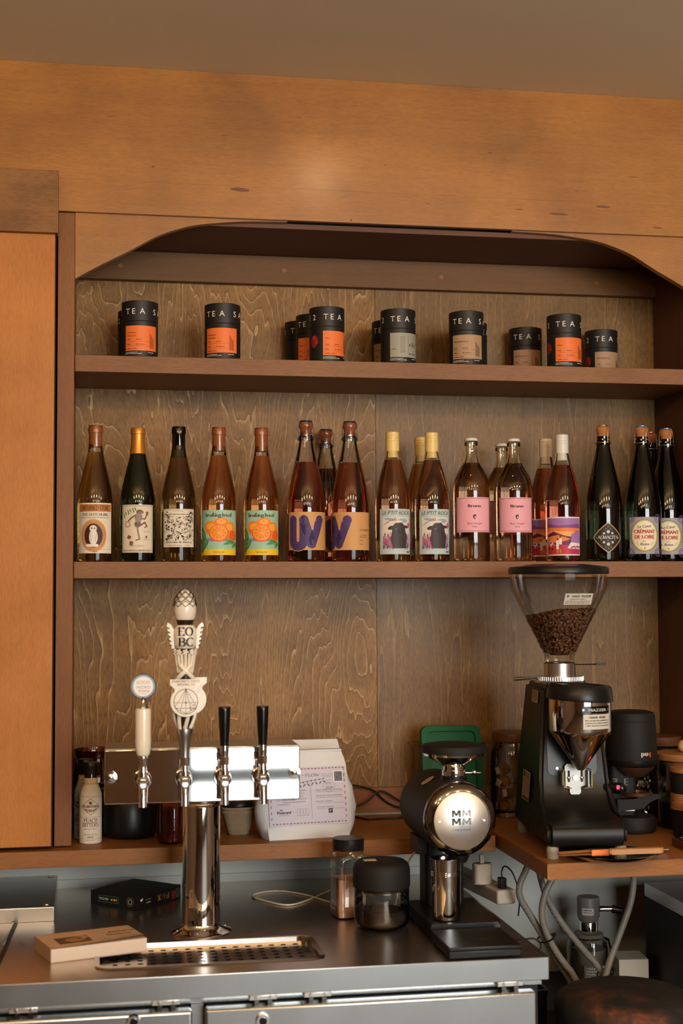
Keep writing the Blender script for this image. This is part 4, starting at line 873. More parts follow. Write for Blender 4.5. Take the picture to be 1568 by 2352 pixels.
# crossed arms and wheat sheaf
ar = B(); 
for s_ in (-1, 1): ar.tube([(s_*.017, -.004, .150), (s_*.012, -.017, .160), (-s_*.002, -.021, .172), (-s_*.011, -.016, .182)], [.0055, .0050, .0048, .0040], 10, 'ceramic_warm', 1)
ar.done('arms', None, h)
cr = B().lathe([(0, .134), (.0130, .134), (.0150, .150), (.0150, .176), (.0160, .200), (.0140, .205), (0, .205)], 24, m='glaze_dark').done('sheaf_core', None, h)
for k in range(16):
    a = 2*PI*k/16; c_, s_ = math.cos(a), math.sin(a)
    B().tube([(.0140*c_, .0140*s_, .166), (.0170*c_, .0170*s_, .185), (.0195*c_, .0195*s_, .204)], .0030, 8, 'ceramic_warm').done('stalk', None, cr)
for k in range(10):
    a = 2*PI*k/10+.3; c_, s_ = math.cos(a), math.sin(a)
    fb = B().ball((.0205*c_, .0205*s_, .207), .0032, 'ceramic_warm', 10)
    for q in range(5):
        e = q*2*PI/5; w_ = Vector((-s_, c_, 0))*math.cos(e)*.0042+Vector((0, 0, 1))*math.sin(e)*.0042
        fb.ball((.0215*c_+w_.x, .0215*s_+w_.y, .207+w_.z), .0026, 'ceramic_warm', 8)
    fb.done('flower', None, cr)
B().lathe([(0, .205), (.0120, .205), (.0135, .212), (.0170, .216), (0, .216)], 24, m='glaze_dark').done('neck_ring', None, h)
eb = B().lathe([(0, .214), (.0175, .214), (.0220, .221), (.0240, .236), (.0230, .250), (.0190, .258), (.0155, .260), (0, .260)], 32, m='ceramic_warm').done('letter_block', None, h)
d = Dec()
d.serif('EO', 0, .2395, .0160, 'ink', 1, width=.0310, thick=.16).serif('BC', .001, .2190, .0160, 'ink', 1, width=.0310, thick=.16)
d.build('letters', eb, .0241, .0002)
for s_ in (-1, 1):
    wg = B().prism([(s_*.021, .214), (s_*.0255, .213), (s_*.0290, .221), (s_*.0325, .240), (s_*.0365, .259), (s_*.0340, .265), (s_*.0270, .260), (s_*.0215, .250)], -.006, .004, 'ceramic_warm', 'Y', .001).done('wing', None, h)
    for q in range(5):
        zz = .219+q*.0085; B().cyl((s_*(.0262+q*.0012), -.0062, zz), (s_*(.0305+q*.0013), -.0062, zz+.0024), .0013, .0010, 8, 'glaze_dark').done('feather_groove', None, wg)
B().lathe([(0, .260), (.0150, .260), (.0165, .266), (.0180, .270), (0, .270)], 24, m='glaze_dark').done('collar_ring', None, h)
hb_ = B().lathe([(0, .268), (.0160, .268), (.0205, .275), (.0222, .288), (.0218, .300), (.0185, .312), (.0130, .322), (.0060, .329), (0, .331)], 32, m='ceramic_warm').done('hop_bud', None, h)
for row, (zz, rr, n) in enumerate(((.3025, .0213, 9), (.3115, .0186, 8), (.3195, .0142, 7), (.3260, .0085, 5))):
    for k in range(n):
        a = 2*PI*(k+.5*(row % 2))/n-PI/2; c_, s_ = math.cos(a), math.sin(a); w_ = rr*2*PI/n*.52
        t_ = Vector((-s_, c_, 0)); o_ = Vector((c_, s_, 0)); up_ = Vector((0, 0, 1))*.75-o_*(.15+.18*row)
        c0 = o_*(rr+.0004)+Vector((0, 0, zz))
        ps = [c0-up_*.0085, c0+t_*w_-up_*.0005, c0+up_*.0060, c0-t_*w_-up_*.0005]
        B().tube([tuple(p) for p in ps+[ps[0], ps[1]]], .00075, 6, 'glaze_dark').done('scale_outline', None, hb_)
# two plain black handles
for i, lab in ((2, 'plain black tapered tap handle nearer the white sculpted one'), (3, 'plain black tapered tap handle on the rightmost tap')):
    h = thing('tap_handle', lab, 'tap handle', (.2625+TX[i], -.231+HY, ZC+HZ+.0003), 0, 'handles on the beer taps')
    B().lathe([(0, 0), (.0080, 0), (.0088, .010), (.0088, .0215), (0, .0215)], 24, m='chrome').done('ferrule', None, h)
    B().lathe([(0, .0218), (.0084, .0218), (.0086, .030), (.0108, .060), (.0120, .090), (.0120, .0965), (.0110, .0980), (0, .0982)], 28, m='black_gloss').done('grip', None, h)

# ------------------------------------------------------------------ on the counter
# drip tray let into the worktop
dt = thing('drip_tray', 'sunken perforated stainless drip tray in front of the beer tower', 'drip tray', (.263, -.398, ZC))
b = B(); o1 = rrect(-.216, .216, -.095, .095, .030, 6); i1 = rrect(-.205, .205, -.084, .084, .022, 6); n = len(o1)
vs = [(x, y, .0002) for x, y in o1]+[(x*.985, y*.975, .0028) for x, y in o1]+[(x, y, .0020) for x, y in i1]+[(x*.992, y*.985, -.0075) for x, y in i1]
fs = [(k*n+i, k*n+(i+1) % n, (k+1)*n+(i+1) % n, (k+1)*n+i) for k in range(3) for i in range(n)]
b.faces(vs, fs, 'steel_tray'); b.done('rim', None, dt)
B().box(-.205, .205, -.084, .084, -.030, -.028, 'black_deep').done('basin', None, dt)
# grate with real round holes
g = B(); nx, ny = 16, 6; px_, py_ = .0235, .0235; x0, y0 = -nx*px_/2, -ny*py_/2
for i in range(nx):
    for j in range(ny):
        cx_, cy_ = x0+(i+.5)*px_, y0+(j+.5)*py_; m_ = 12
        cor = []
        for k in range(m_):
            a = 2*PI*k/m_+PI/4; q = px_/2/max(abs(math.cos(a)), abs(math.sin(a))); cor.append((cx_+q*math.cos(a), cy_+q*math.sin(a), -.007))
        hole = [(cx_+.0058*math.cos(2*PI*k/m_+PI/4), cy_+.0058*math.sin(2*PI*k/m_+PI/4), -.007) for k in range(m_)]
        lowr = [(p[0], p[1], -.0085) for p in hole]
        g.faces(cor+hole+lowr, [(k, (k+1) % m_, m_+(k+1) % m_, m_+k) for k in range(m_)]+[(m_+k, m_+(k+1) % m_, 2*m_+(k+1) % m_, 2*m_+k) for k in range(m_)], 'steel_tray')
for q in ((-.2035, x0, -.083, .083), (-x0, .2035, -.083, .083), (x0, -x0, -.083, y0), (x0, -x0, -y0, .083)): g.faces([(q[0], q[2], -.007), (q[1], q[2], -.007), (q[1], q[3], -.007), (q[0], q[3], -.007)], [(0, 1, 2, 3)], 'steel_tray')
gr_ = g.done('grate', None, dt)
for s_ in (-1, 1): B().prism([(s_*.1985, -.012), (s_*.1985, .012), (s_*.190, .0095), (s_*.186, 0), (s_*.190, -.0095)], -.0069, -.0065, 'black_deep', 'Z').done('finger_notch', None, gr_)
# paperback
P('book_cover', S(200, 168, 138), 0.5); P('book_page', S(226, 206, 188), 0.7); P('book_brown', S(104, 72, 48), 0.5); P('book_face', S(172, 124, 84), 0.5); P('book_curl', S(196, 168, 152), 0.55)
bk_ = thing('paperback_book', 'worn cream paperback lying flat at the left, its cover curling up', 'book', (.042, -.345, ZC+.0004), .305)
bw, bh, bt = .187, .112, .026
B().box(-bw/2, bw/2, -bh/2, bh/2, .0012, bt-.0006, 'book_page', .0006).done('page_block', None, bk_)
B().box(-bw/2-.0005, bw/2+.0005, -bh/2-.0005, bh/2+.0005, 0, .0011, 'book_cover').done('back_cover', None, bk_)
b = B(); nx = 14; vs = []; 
for j in range(9):
    for i in range(nx+1):
        u = i/nx; v = j/8; cz = .0075*max(0, 1-v*2.6)**2*max(0, (u-.15))**1.2*1.0
        vs.append((-bw/2+bw*u, -bh/2+bh*v, bt+cz))
nv = len(vs); vs += [(x, y, z+.0009) for x, y, z in vs]
fs = []
for j in range(8):
    for i in range(nx):
        k = j*(nx+1)+i; fs += [(k, k+1, k+nx+2, k+nx+1), (nv+k, nv+k+nx+1, nv+k+nx+2, nv+k+1)]
b.faces(vs, fs, 'book_cover'); cv = b.done('front_cover', None, bk_)
d = Dec(); F = Matrix.Rotation(-PI/2, 4, 'X')     # u,v on the cover seen from above
d.rect(-.070, -.005, -.034, .014, 'book_brown', 1); d.ell(-.034, -.010, .020, .015, 'book_face', 2, 18); d.ell(-.018, .002, .012, .008, 'book_curl', 2, 14); d.rect(-.005, .022, -.022, .016, 'book_curl', 1)
d.text('Executive', .090, -.002+.014, .0115, 'ink', 1, 'R', .050, shear=.2).text('Moments', .078, -.022+.014, .0115, 'ink', 1, 'R', .048, shear=.2)
d.build('cover_print', cv, None, bt+.0012, .0001, Matrix.Rotation(-PI/2, 4, 'X'))
B().box(-bw/2-.0012, -bw/2-.0003, -bh/2, bh/2, .0002, bt+.0005, 'book_cover').done('spine', None, bk_)
# black flat box with lettering
P('box_black', S(22, 21, 21), 0.5)
for n_, c_ in (('l_red', (200, 56, 56)), ('l_orange', (222, 140, 50)), ('l_yellow', (206, 196, 70)), ('l_green', (90, 160, 100)), ('l_teal', (60, 140, 140)), ('l_grey', (110, 106, 100))): P(n_, S(*c_), 0.6)
pk = thing('crayon_box', 'flat black cardboard box with coloured 8 PACK lettering near the back wall', 'box', (.1415, .085, ZC+.0003), .84)
# long faces: left-front and right-front
sx_, sy_ = .146, .137; hz = .030
B().box(-sx_/2, sx_/2, -sy_/2, sy_/2, 0, hz, 'box_black', .0006).done('carton', None, pk)
# right-front face (faces -Y of the box)
d2 = Dec(); u_ = .046
for ch, m_ in (('8', 'l_red'), (' ', 'l_red'), ('P', 'l_orange'), ('A', 'l_teal'), ('C', 'l_red'), ('K', 'l_yellow')):
    if ch != ' ': d2.text(ch, u_, .0215, .0135 if ch != '8' else .019, m_, 1, 'C', .0085, rot=PI, bold=.0004)
    u_ -= .0105 if ch != '8' else .009
d2.ring(.062, .015, .009, .010, .0012, 'l_grey', 1, 14); d2.ring(.062, .015, .005, .006, .001, 'l_grey', 1, 12); d2.micro(-.050, -.030, .017, .004, 'l_grey', 3).micro(-.048, -.032, .011, .003, 'cream', 4); d2.poly([(-.068, .022), (-.058, .024), (-.060, .018), (-.066, .017)], 'cream', 1)
d2.build('front_print', pk.children[0], None, sy_/2+.0002, .0001)
d3 = Dec(); d3.frame(-.058+.012, .012, .008, .022, .0006, 'l_teal', 1); d3.text('MOLD PEN', -.030, .0125, .0055, 'cream', 1, width=.026).micro(-.010, .008, .0125, .006, 'l_orange', 3); d3.ring(.045, .0155, .010, .010, .0014, 'l_grey', 1, 14); d3.ring(.045, .0155, .0055, .0055, .0010, 'cream', 1, 12)
d3.build('side_print', pk.children[0], None, sx_/2+.0002, .0001, Matrix.Rotation(-PI/2, 4, 'Z'))
d4 = Dec(); d4.text('CHALK', .01, -.01, .014, 'l_grey', 1, width=.050, rot=2.4).text('Markers', -.02, .025, .009, 'l_grey', 1, width=.035, rot=2.4)
d4.build('top_print', pk.children[0], None, hz+.0002, .0001, Matrix.Rotation(-PI/2, 4, 'X'))
# raised steel lid at the far left, and a dark slot in front of it
sl = thing('steel_bin_lid', 'raised stainless steel lid with a folded edge at the far left of the counter', 'lid', (-.20, .10, ZC+.0003))
B().box(-.30, .166, -.181, .155, .0, .0295, 'steel_front', .001).done('edge', None, sl)
B().box(-.30, .1655, -.1805, .1545, .0292, .0300, 'steel_lid').done('top_sheet', None, sl)
for y in (-.155, .142): B().lathe([(0, .030), (.0075, .030), (.007, .0312), (0, .0316)], 18, (.150, y, 0), 'steel_satin').done('stud', None, sl)
ss = thing('counter_channel', 'narrow black channel between steel panels at the far left of the counter', 'channel', (-.118, -.265, ZC+.0002))
B().prism([(-.0145, -.175), (-.0065, -.175), (.0105, .175), (.0025, .175)], 0, .0016, 'black_deep', 'Z').done('slot', None, ss)
B().prism([(-.0185, -.175), (-.0148, -.175), (.0022, .175), (-.0015, .175)], 0, .0030, 'steel_satin', 'Z').done('edge_strip', None, ss)
# white cable lying on the worktop
P('cable_white', S(214, 204, 182), 0.5); P('cable_black', S(24, 22, 21), 0.5)
zz = ZC+.0024
tag(B().tube([(.600, .125, zz), (.545, .045, zz), (.500, -.015, zz), (.465, -.040, zz), (.432, .002, zz), (.392, .075, zz), (.430, .115, zz), (.470, .121, zz), (.521, .070, zz), (.560, -.020, zz), (.590, -.06, zz)], .0021, 8, 'cable_white', 2).done('charging_cable'), 'thin white cable looped on the steel counter beside the salt jar', 'cable')
tag(B().tube([(.690, -.110, ZC+.003), (.705, -.105, ZC+.06), (.722, -.085, .985), (.750, -.062, 1.010), (.79, -.055, 1.02)], .0021, 8, 'cable_white', 2).done('charging_cable'), 'white cable rising beside the round jar toward the wooden shelf', 'cable')
# pink salt jar
thin_glass('clear_plastic', (0.96, 0.95, 0.93, 1), 1.2, 0.02); P('pink_salt', S(246, 192, 166), 0.9, var=0.25, vscale=700, bump=0.4, bscale=600)
sj = thing('salt_jar', 'clear plastic jar of pink salt with a black screw lid', 'jar', (.581, -.150, ZC+.0003), .15)
def sq(r, k=.62, n=40, e=.36):
    return [(r*math.copysign(abs(math.cos(2*PI*i/n))**e, math.cos(2*PI*i/n)), r*math.copysign(abs(math.sin(2*PI*i/n))**e, math.sin(2*PI*i/n))) for i in range(n)]
def loft(b, secs, m, cap0=True, cap1=True):
    n = len(secs[0][1]); vs = [(x, y, z) for z, pts in secs for x, y in pts]
    fs = [(k*n+i, k*n+(i+1) % n, (k+1)*n+(i+1) % n, (k+1)*n+i) for k in range(len(secs)-1) for i in range(n)]
    if cap0: fs.append(tuple(range(n))[::-1])
    if cap1: fs.append(tuple(range((len(secs)-1)*n, len(secs)*n)))
    b.faces(vs, fs, m); return b
loft(B(), [(0, sq(.030)), (.003, sq(.034)), (.028, sq(.0345)), (.030, sq(.0335)), (.100, sq(.0335)), (.103, sq(.0345)), (.116, sq(.0345)), (.126, sq(.0335, e=.45)), (.132, sq(.0315, e=.7)), (.135, sq(.030, e=1.0)), (.142, sq(.030, e=1.0))], 'clear_plastic', True, False).done('jar_body', None, sj)
loft(B(), [(.0015, sq(.029)), (.003, sq(.0325)), (.079, sq(.0325)), (.081, sq(.0315))], 'pink_salt').done('salt', None, sj)
B().lathe([(0, .1400), (.0335, .1400), (.0338, .141), (.0338, .1625), (.0325, .164), (0, .1642)], 40, m='black_satin').done('screw_lid', None, sj)
B().lathe([(.0305, .1365), (.0335, .1370), (.0335, .1385), (.0305, .139)], 40, m='clear_plastic').done('seal_ring', None, sj)
# round vacuum jar
thin_glass('clear_glass', (0.94, 0.94, 0.91, 1), 1.5); P('grounds', S(48, 32, 24), 0.9, bump=0.8, bscale=400, var=0.4, vscale=300); P('sticker_tan', S(206, 182, 148), 0.7)
rj = thing('glass_jar', 'round glass jar with a domed matte black lid and dark coffee in it', 'jar', (.630, -.262, ZC+.0003))
B().lathe([(0, .001), (.040, .001), (.050, .004), (.0555, .011), (.0570, .022), (.0570, .082)], 48, m='clear_glass').done('glass', None, rj)
B().lathe([(0, .005), (.038, .005), (.048, .009), (.053, .018), (.053, .030), (.045, .036), (.020, .031), (0, .030)], 40, m='grounds').done('coffee', None, rj)
lidj = B().lathe([(0, .0775), (.0535, .0775), (.0545, .082), (.0585, .0835), (.0590, .090), (.0590, .118), (.0560, .129), (.0480, .1355), (.030, .1385), (0, .139)], 48, m='black_matte').done('lid', None, rj)
B().lathe([(.0535, .0745), (.0552, .0752), (.0552, .0770), (.0535, .0773)], 48, m='chrome').done('seal_band', None, rj)
B().box(-.040, -.014, -.022, -.004, .1388, .1394, 'sticker_tan').done('sticker', None, lidj)

# ------------------------------------------------------------------ small horizontal grinder
P('disc_metal', (0.95, 0.95, 0.94, 1), 0.50, 1.0); MAT['disc_metal'].node_tree.nodes['Principled BSDF'].inputs['Anisotropic'].default_value = 0.7
tn = MAT['disc_metal'].node_tree.nodes.new('ShaderNodeTangent'); tn.direction_type = 'RADIAL'; tn.axis = 'Y'; MAT['disc_metal'].node_tree.links.new(tn.outputs[0], MAT['disc_metal'].node_tree.nodes['Principled BSDF'].inputs['Tangent'])
P('dark_chrome', (0.26, 0.24, 0.22, 1), 0.10, 1.0); P('engrave', S(96, 94, 90), 0.5, 0.4)
sg = thing('coffee_grinder', 'black horizontal coffee grinder with a shiny round steel face', 'coffee grinder', (.776, -.262, ZC+.0003))
zb = .2265
B().prism([(-.075, .110), (.078, .110), (.078, -.095), (.070, -.122), (-.072, -.122), (-.075, -.110)], .004, .028, 'black_satin', 'Z', .003).done('base', None, sg)
for x in (-.062, .062):
    for y in (-.105, .095): B().cyl((x, y, 0), (x, y, .0045), .008, .008, 16, 'black').done('foot', None, sg)
B().prism(rrect(-.042, .042, .045, .108, .010), .0285, zb-.05, 'black_satin', 'Z').done('column', None, sg)
R90 = Matrix.Rotation(PI/2, 3, 'X')                      # lathe axis z -> -y
bd = B().lathe([(0, -.160), (.060, -.160), (.070, -.155), (.0745, -.145), (.0755, -.10), (.0755, .070), (.0742, .0705), (0, .0705)], 56, (0, 0, zb), 'black_matte', R90).done('motor_housing', None, sg)
B().lathe([(.0690, .0706), (.0745, .0706), (.0750, .076), (.0735, .086), (.0690, .0935), (.0585, .0975), (.0580, .0965), (.0580, .0706)], 56, (0, 0, zb), 'dark_chrome', R90).done('bezel', None, sg)
fc = B().lathe([(0, .0965), (.0560, .0965), (.0572, .0955), (.0572, .085)], 64, (0, 0, zb), 'disc_metal', R90).done('face_plate', None, sg)
for x in (-.0465, .0465): B().cyl((x, -.0965, zb-.001), (x, -.0982, zb-.001), .0024, .0022, 14, 'steel_satin').done('face_screw', None, fc)
d = Dec()
def mlet(u, v, w_, h_, stripes=0):
    def bar(p):
        if not stripes: d.poly(p, 'engrave', 1)
        else:
            for k in range(4):
                f = lambda a, b_, q: (a[0]+(b_[0]-a[0])*q, a[1]+(b_[1]-a[1])*q)
                q0, q1 = k/4, k/4+.15
                d.poly([f(p[0], p[1], q0), f(p[0], p[1], q1), f(p[3], p[2], q1), f(p[3], p[2], q0)], 'engrave', 1)
    s_ = w_*.24
    bar([(u, v), (u+s_, v), (u+s_, v+h_), (u, v+h_)]); bar([(u+w_-s_, v), (u+w_, v), (u+w_, v+h_), (u+w_-s_, v+h_)])
    bar([(u+s_*.2, v+h_), (u+s_*1.3, v+h_), (u+w_/2+s_*.5, v+h_*.2), (u+w_/2-s_*.5, v+h_*.2)]); bar([(u+w_-s_*1.3, v+h_), (u+w_-s_*.2, v+h_), (u+w_/2+s_*.5, v+h_*.2), (u+w_/2-s_*.5, v+h_*.2)])
mlet(-.0205, zb+.0070, .0185, .0135); mlet(.0010, zb+.0070, .0185, .0135, 1); mlet(-.0205, zb-.0090, .0185, .0135); mlet(.0010, zb-.0090, .0185, .0135, 1)
d.rect(-.0205, .0195, zb-.0128, zb-.0124, 'engrave', 1); d.text('MAZZER', 0, zb-.0205, .0042, 'engrave', 1, width=.038)
d.build('face_print', fc, None, .0967, .0001)
B().lathe([(0, .0), (.018, 0), (.024, .012), (.025, .022), (0, .022)], 28, (0, -.062, zb-.088), 'black_satin').done('chute', None, sg)
hp = (0.004, -.020)
B().lathe([(.0235, zb+.066), (.0250, zb+.078), (.0250, zb+.092), (.0225, zb+.093), (.0225, zb+.100), (.0260, zb+.104), (.0640, zb+.123), (.0660, zb+.128), (.0640, zb+.128), (.024, zb+.108)], 44, (hp[0], hp[1], 0), 'chrome').done('funnel', None, sg)
B().lathe([(0, zb+.1265), (.0645, zb+.1265), (.0668, zb+.129), (.0668, zb+.140), (.0650, zb+.1435), (.050, zb+.1465), (0, zb+.1475)], 48, (hp[0], hp[1], 0), 'black_matte').done('hopper_lid', None, sg)
B().lathe([(.0262, zb+.070), (.0272, zb+.071), (.0272, zb+.080), (.0262, zb+.081)], 36, (hp[0], hp[1], 0), 'black').done('collar_ring', None, sg)
lv = B().cyl((hp[0]+.024, hp[1]-.004, zb+.085), (hp[0]+.055, hp[1]-.010, zb+.0855), .0022, .0018, 10, 'chrome').ball((hp[0]+.042, hp[1]-.008, zb+.0865), .0058, 'chrome', 14).done('lever', None, sg)
ws = Dec(); ws.ell(0, 0, .016, .014, 'sticker_tan', 0, 22); ws.micro(-.008, .008, .002, .002, 'ink', 2, 1); ws.micro(-.009, .006, -.004, .002, 'ink', 4, 1)
ws.build('sticker', bd, None, .0762, .0001, Matrix.Translation((0, .030, zb)) @ Matrix.Rotation(-.55, 4, 'Y') @ Matrix.Rotation(-PI/2, 4, 'X'))
B().box(-.060, -.040, .040, .110, zb-.090, zb-.055, 'black').done('rear_bracket', None, sg)
# dosing cup on the grinder base
cp = thing('dosing_cup', 'tall polished steel dosing cup standing on the small grinder base', 'cup', (.7475, -.338, ZC+.0288))
B().lathe([(0, 0), (.026, 0), (.0285, .0015), (.0292, .004), (.0300, .104), (.0315, .118), (.0318, .121), (.0306, .1215), (.0292, .118), (.0285, .104), (.0280, .006), (0, .005)], 44, m='steel_cup').done('cup_body', None, cp)
for zz in (.088, .0915, .095): B().lathe([(.0296, zz-.001), (.0306, zz), (.0296, zz+.001)], 40, m='steel_cup').done('rib', None, cp)
# flat scale
fs_ = thing('coffee_scale', 'flat black square coffee scale in front of the small grinder', 'scale', (.770, -.473, ZC+.0003))
B().box(-.070, .070, -.073, .071, .002, .0150, 'black_satin', .002).done('body', None, fs_)
pt_ = B().box(-.0705, .0705, -.0735, .0715, .0152, .0225, 'black_satin', .0022).done('platform', None, fs_)
for x in (-.055, .055):
    for y in (-.058, .056): B().cyl((x, y, 0), (x, y, .003), .006, .006, 12, 'black').done('foot', None, fs_)
d = Dec(); d.ring(.012, -.018, .006, .004, .0010, 'l_grey', 1, 16); d.build('print', pt_, None, .0226, .0001, Matrix.Rotation(-PI/2, 4, 'X'))
tag(B().tube([(.842, -.455, ZC+.006), (.872, -.44, ZC+.005), (.905, -.425, ZC+.004), (.915, -.44, ZC-.006), (.900, -.455, ZC-.02)], .0018, 8, 'cable_black', 2).done('scale_cable'), 'short black cable from the scale over the right counter edge', 'cable')
# ------------------------------------------------------------------ on the lower shelf
P('bitters_glass', S(40, 26, 18), 0.08, coat=0.5); P('bitters_paper', S(228, 214, 190), 0.7, bump=0.35, bscale=160); P('bitters_paper_grey', S(176, 172, 164), 0.7, bump=0.35, bscale=160)
def bitters(lab, x, y, paper, show):
    t = thing('bitters_bottle', lab, 'bottle', (x, y, ZL+.0003), face_cam(x, y)+(.0 if show else -.5), 'paper-wrapped bitters bottles')
    w = B(); prof = [(.0225, 0), (.0242, .0015), (.0245, .006), (.0245, .101), (.0236, .108), (.0200, .118), (.0165, .127), (.0150, .134), (.0146, .142)]; n = 40
    rings = []
    for r_, z_ in prof:
        cr_ = .0007 if z_ > .104 or z_ < .004 else .00015
        rings.append([( (r_+cr_*math.sin(i*9.1+z_*300))*math.cos(2*PI*i/n), (r_+cr_*math.sin(i*9.1+z_*300))*math.sin(2*PI*i/n), z_) for i in range(n)])
    vs = [p for q in rings for p in q]; fs = [(k*n+i, k*n+(i+1) % n, (k+1)*n+(i+1) % n, (k+1)*n+i) for k in range(len(rings)-1) for i in range(n)]+[tuple(range(n))[::-1]]
    w.faces(vs, fs, paper); wr_ = w.done('paper_wrap', None, t)
    B().lathe([(0, .120), (.0138, .120), (.0138, .151), (0, .151)], 24, m='bitters_glass').done('glass_neck', None, t)
    B().lathe([(0, .1505), (.0160, .1505), (.0166, .1515), (.0166, .1745), (.0155, .176), (0, .1762)], 28, m='black_satin').done('cap', None, t)
    d = Dec(); k = 'rust_ink' if show else 'ink'
    zz = .081; dm = [(-.0225, zz), (0, zz+.0175), (.0225, zz), (0, zz-.0175)]
    d.line(dm+[dm[0]], .0008, k, 1); d.text('FEE BROTHERS', 0, zz-.0020, .0058, k, 1, width=.0365, bold=.0003)
    d.ell(0, zz+.0095, .0038, .0020, k, 1, 10); d.rect(-.0026, .0026, zz+.0048, zz+.0085, k, 1); d.poly([(-.0155, zz-.0045), (-.0085, zz-.0045), (-.0085, zz-.0085)], k, 1); d.poly([(.0155, zz-.0045), (.0085, zz-.0045), (.0085, zz-.0085)], k, 1); d.text('1864', 0, zz-.0110, .0062, k, 1, width=.0150, bold=.0003)
    d.rect(-.034, .034, .1025, .1029, k, 1); d.rect(-.034, .034, .0585, .0589, k, 1); d.rect(-.034, .034, .0115, .0118, k, 1)
    d.serif('PEACH' if show else 'BITTERS', 0, .0475, .0082, k, 1, width=.0300); d.serif('BITTERS', 0, .0378, .0082, k, 1, width=.0360)
    d.micro(-.014, .014, .0325, .0012, k, 2); d.text('5 FL OZ (150 ML)', 0, .0195, .0032, k, 1, width=.0300); d.micro(-.007, .007, .0145, .0022, 'ink', 3); d.micro(-.010, .010, .0085, .0009, k, 5)
    d.build('print', wr_, .0246, .0002)
    b = B().lathe([(.0172, .1255), (.0158, .131), (.0155, .1395)], 32, m='peach_paper').done('neck_band', None, t)
    d = Dec()
    for q in range(-3, 4): d.poly([(q*.006-.002, .1290), (q*.006+.002, .1290), (q*.006, .1335)], 'lime_ink', 1)
    d.build('band_print', b, .0168, .0003)
    return t
bitters('bitters bottle wrapped in cream paper, PEACH BITTERS facing out', .0405, .0500, 'bitters_paper', True)
bitters('grey-wrapped bitters bottle half hidden behind the cream one', .0285, .1120, 'bitters_paper_grey', False)
thin_glass('amber_glass', (0.66, 0.34, 0.15, 1), 1.4)
jg = thing('glass_jug', 'brown glass jug in the left corner behind the bitters', 'jug', (.0530, .2350, ZL+.0003))
B().lathe([(0, .001), (.046, .001), (.0495, .006), (.0500, .030), (.0500, .150), (.0470, .165), (.0500, .178), (.0515, .184), (.0500, .1845), (.0455, .166), (.0480, .150), (.0480, .006), (0, .005)], 44, m='amber_glass').done('jug_body', None, jg)
tag(B().tube([(.004, .165, ZL+.175), (.012, .160, ZL+.160), (.019, .155, ZL+.135), (.021, .152, ZL+.090), (.016, .150, ZL+.045), (.008, .150, ZL+.0045)], .0042, 8, 'cable_black', 2).done('electric_cable'), 'black cord bending down the left corner behind the bitters', 'cord')
po = thing('black_pot', 'squat black pot in shadow under the tap box', 'pot', (.1290, .1180, ZL+.0003))
B().lathe([(0, 0), (.050, 0), (.060, .006), (.0635, .016), (.0640, .030), (.0640, .100), (.0600, .105), (.0585, .100), (.0585, .020), (0, .016)], 48, m='black_satin').done('pot_body', None, po)
B().lathe([(.0600, .1052), (.0655, .1055), (.0655, .1085), (.0600, .110), (.040, .114), (.012, .1155), (.010, .122), (0, .1225)], 40, m='black_satin').done('lid', None, po)
P('honey', S(150, 78, 50), 0.35, var=0.2, vscale=60)
aj = thing('amber_jar', 'reddish amber jar between the black pot and the tower column', 'jar', (.2150, .0150, ZL+.0003))
B().lathe([(0, .001), (.026, .001), (.0300, .005), (.0305, .012), (.0305, .085), (.0265, .095), (.0245, .098), (.0245, .104)], 36, m='amber_glass').done('glass', None, aj)
B().lathe([(0, .003), (.026, .003), (.0288, .010), (.0288, .074), (0, .074)], 32, m='honey').done('honey', None, aj)
B().lathe([(0, .1035), (.0262, .1035), (.0262, .118), (.0250, .119), (0, .119)], 32, m='black_satin').done('lid', None, aj)
P('pulp', S(150, 128, 100), 0.9, bump=0.7, bscale=120, var=0.12, vscale=50)
pc = thing('pulp_cup_carrier', 'grey-brown moulded pulp carrier with a double rim right of the tower column', 'carrier', (.3710, .1000, ZL+.0003))
for i, dz in enumerate((0, .0075)):
    loft(B(), [(.0+dz*.8, sq(.022, e=.5)), (.003+dz, sq(.0245, e=.5)), (.048+dz, sq(.0375, e=.5)), (.0535+dz, sq(.0420, e=.5)), (.0565+dz, sq(.0420, e=.5)), (.0565+dz, sq(.0385, e=.5)), (.006+dz+.002, sq(.0235, e=.5))], 'pulp', True, True).done('tray', None, pc)
bl_ = thing('black_lid', 'small black lid resting on the pulp carrier under the tap box', 'bowl', (.3690, .1000, ZL+.0645))  # invented domed lid, stands in for an unidentified black rounded thing
B().lathe([(0, 0), (.0360, 0), (.0380, .002), (.0380, .006), (.034, .012), (.020, .0145), (0, .015)], 36, m='black_satin').done('lid_body', None, bl_)
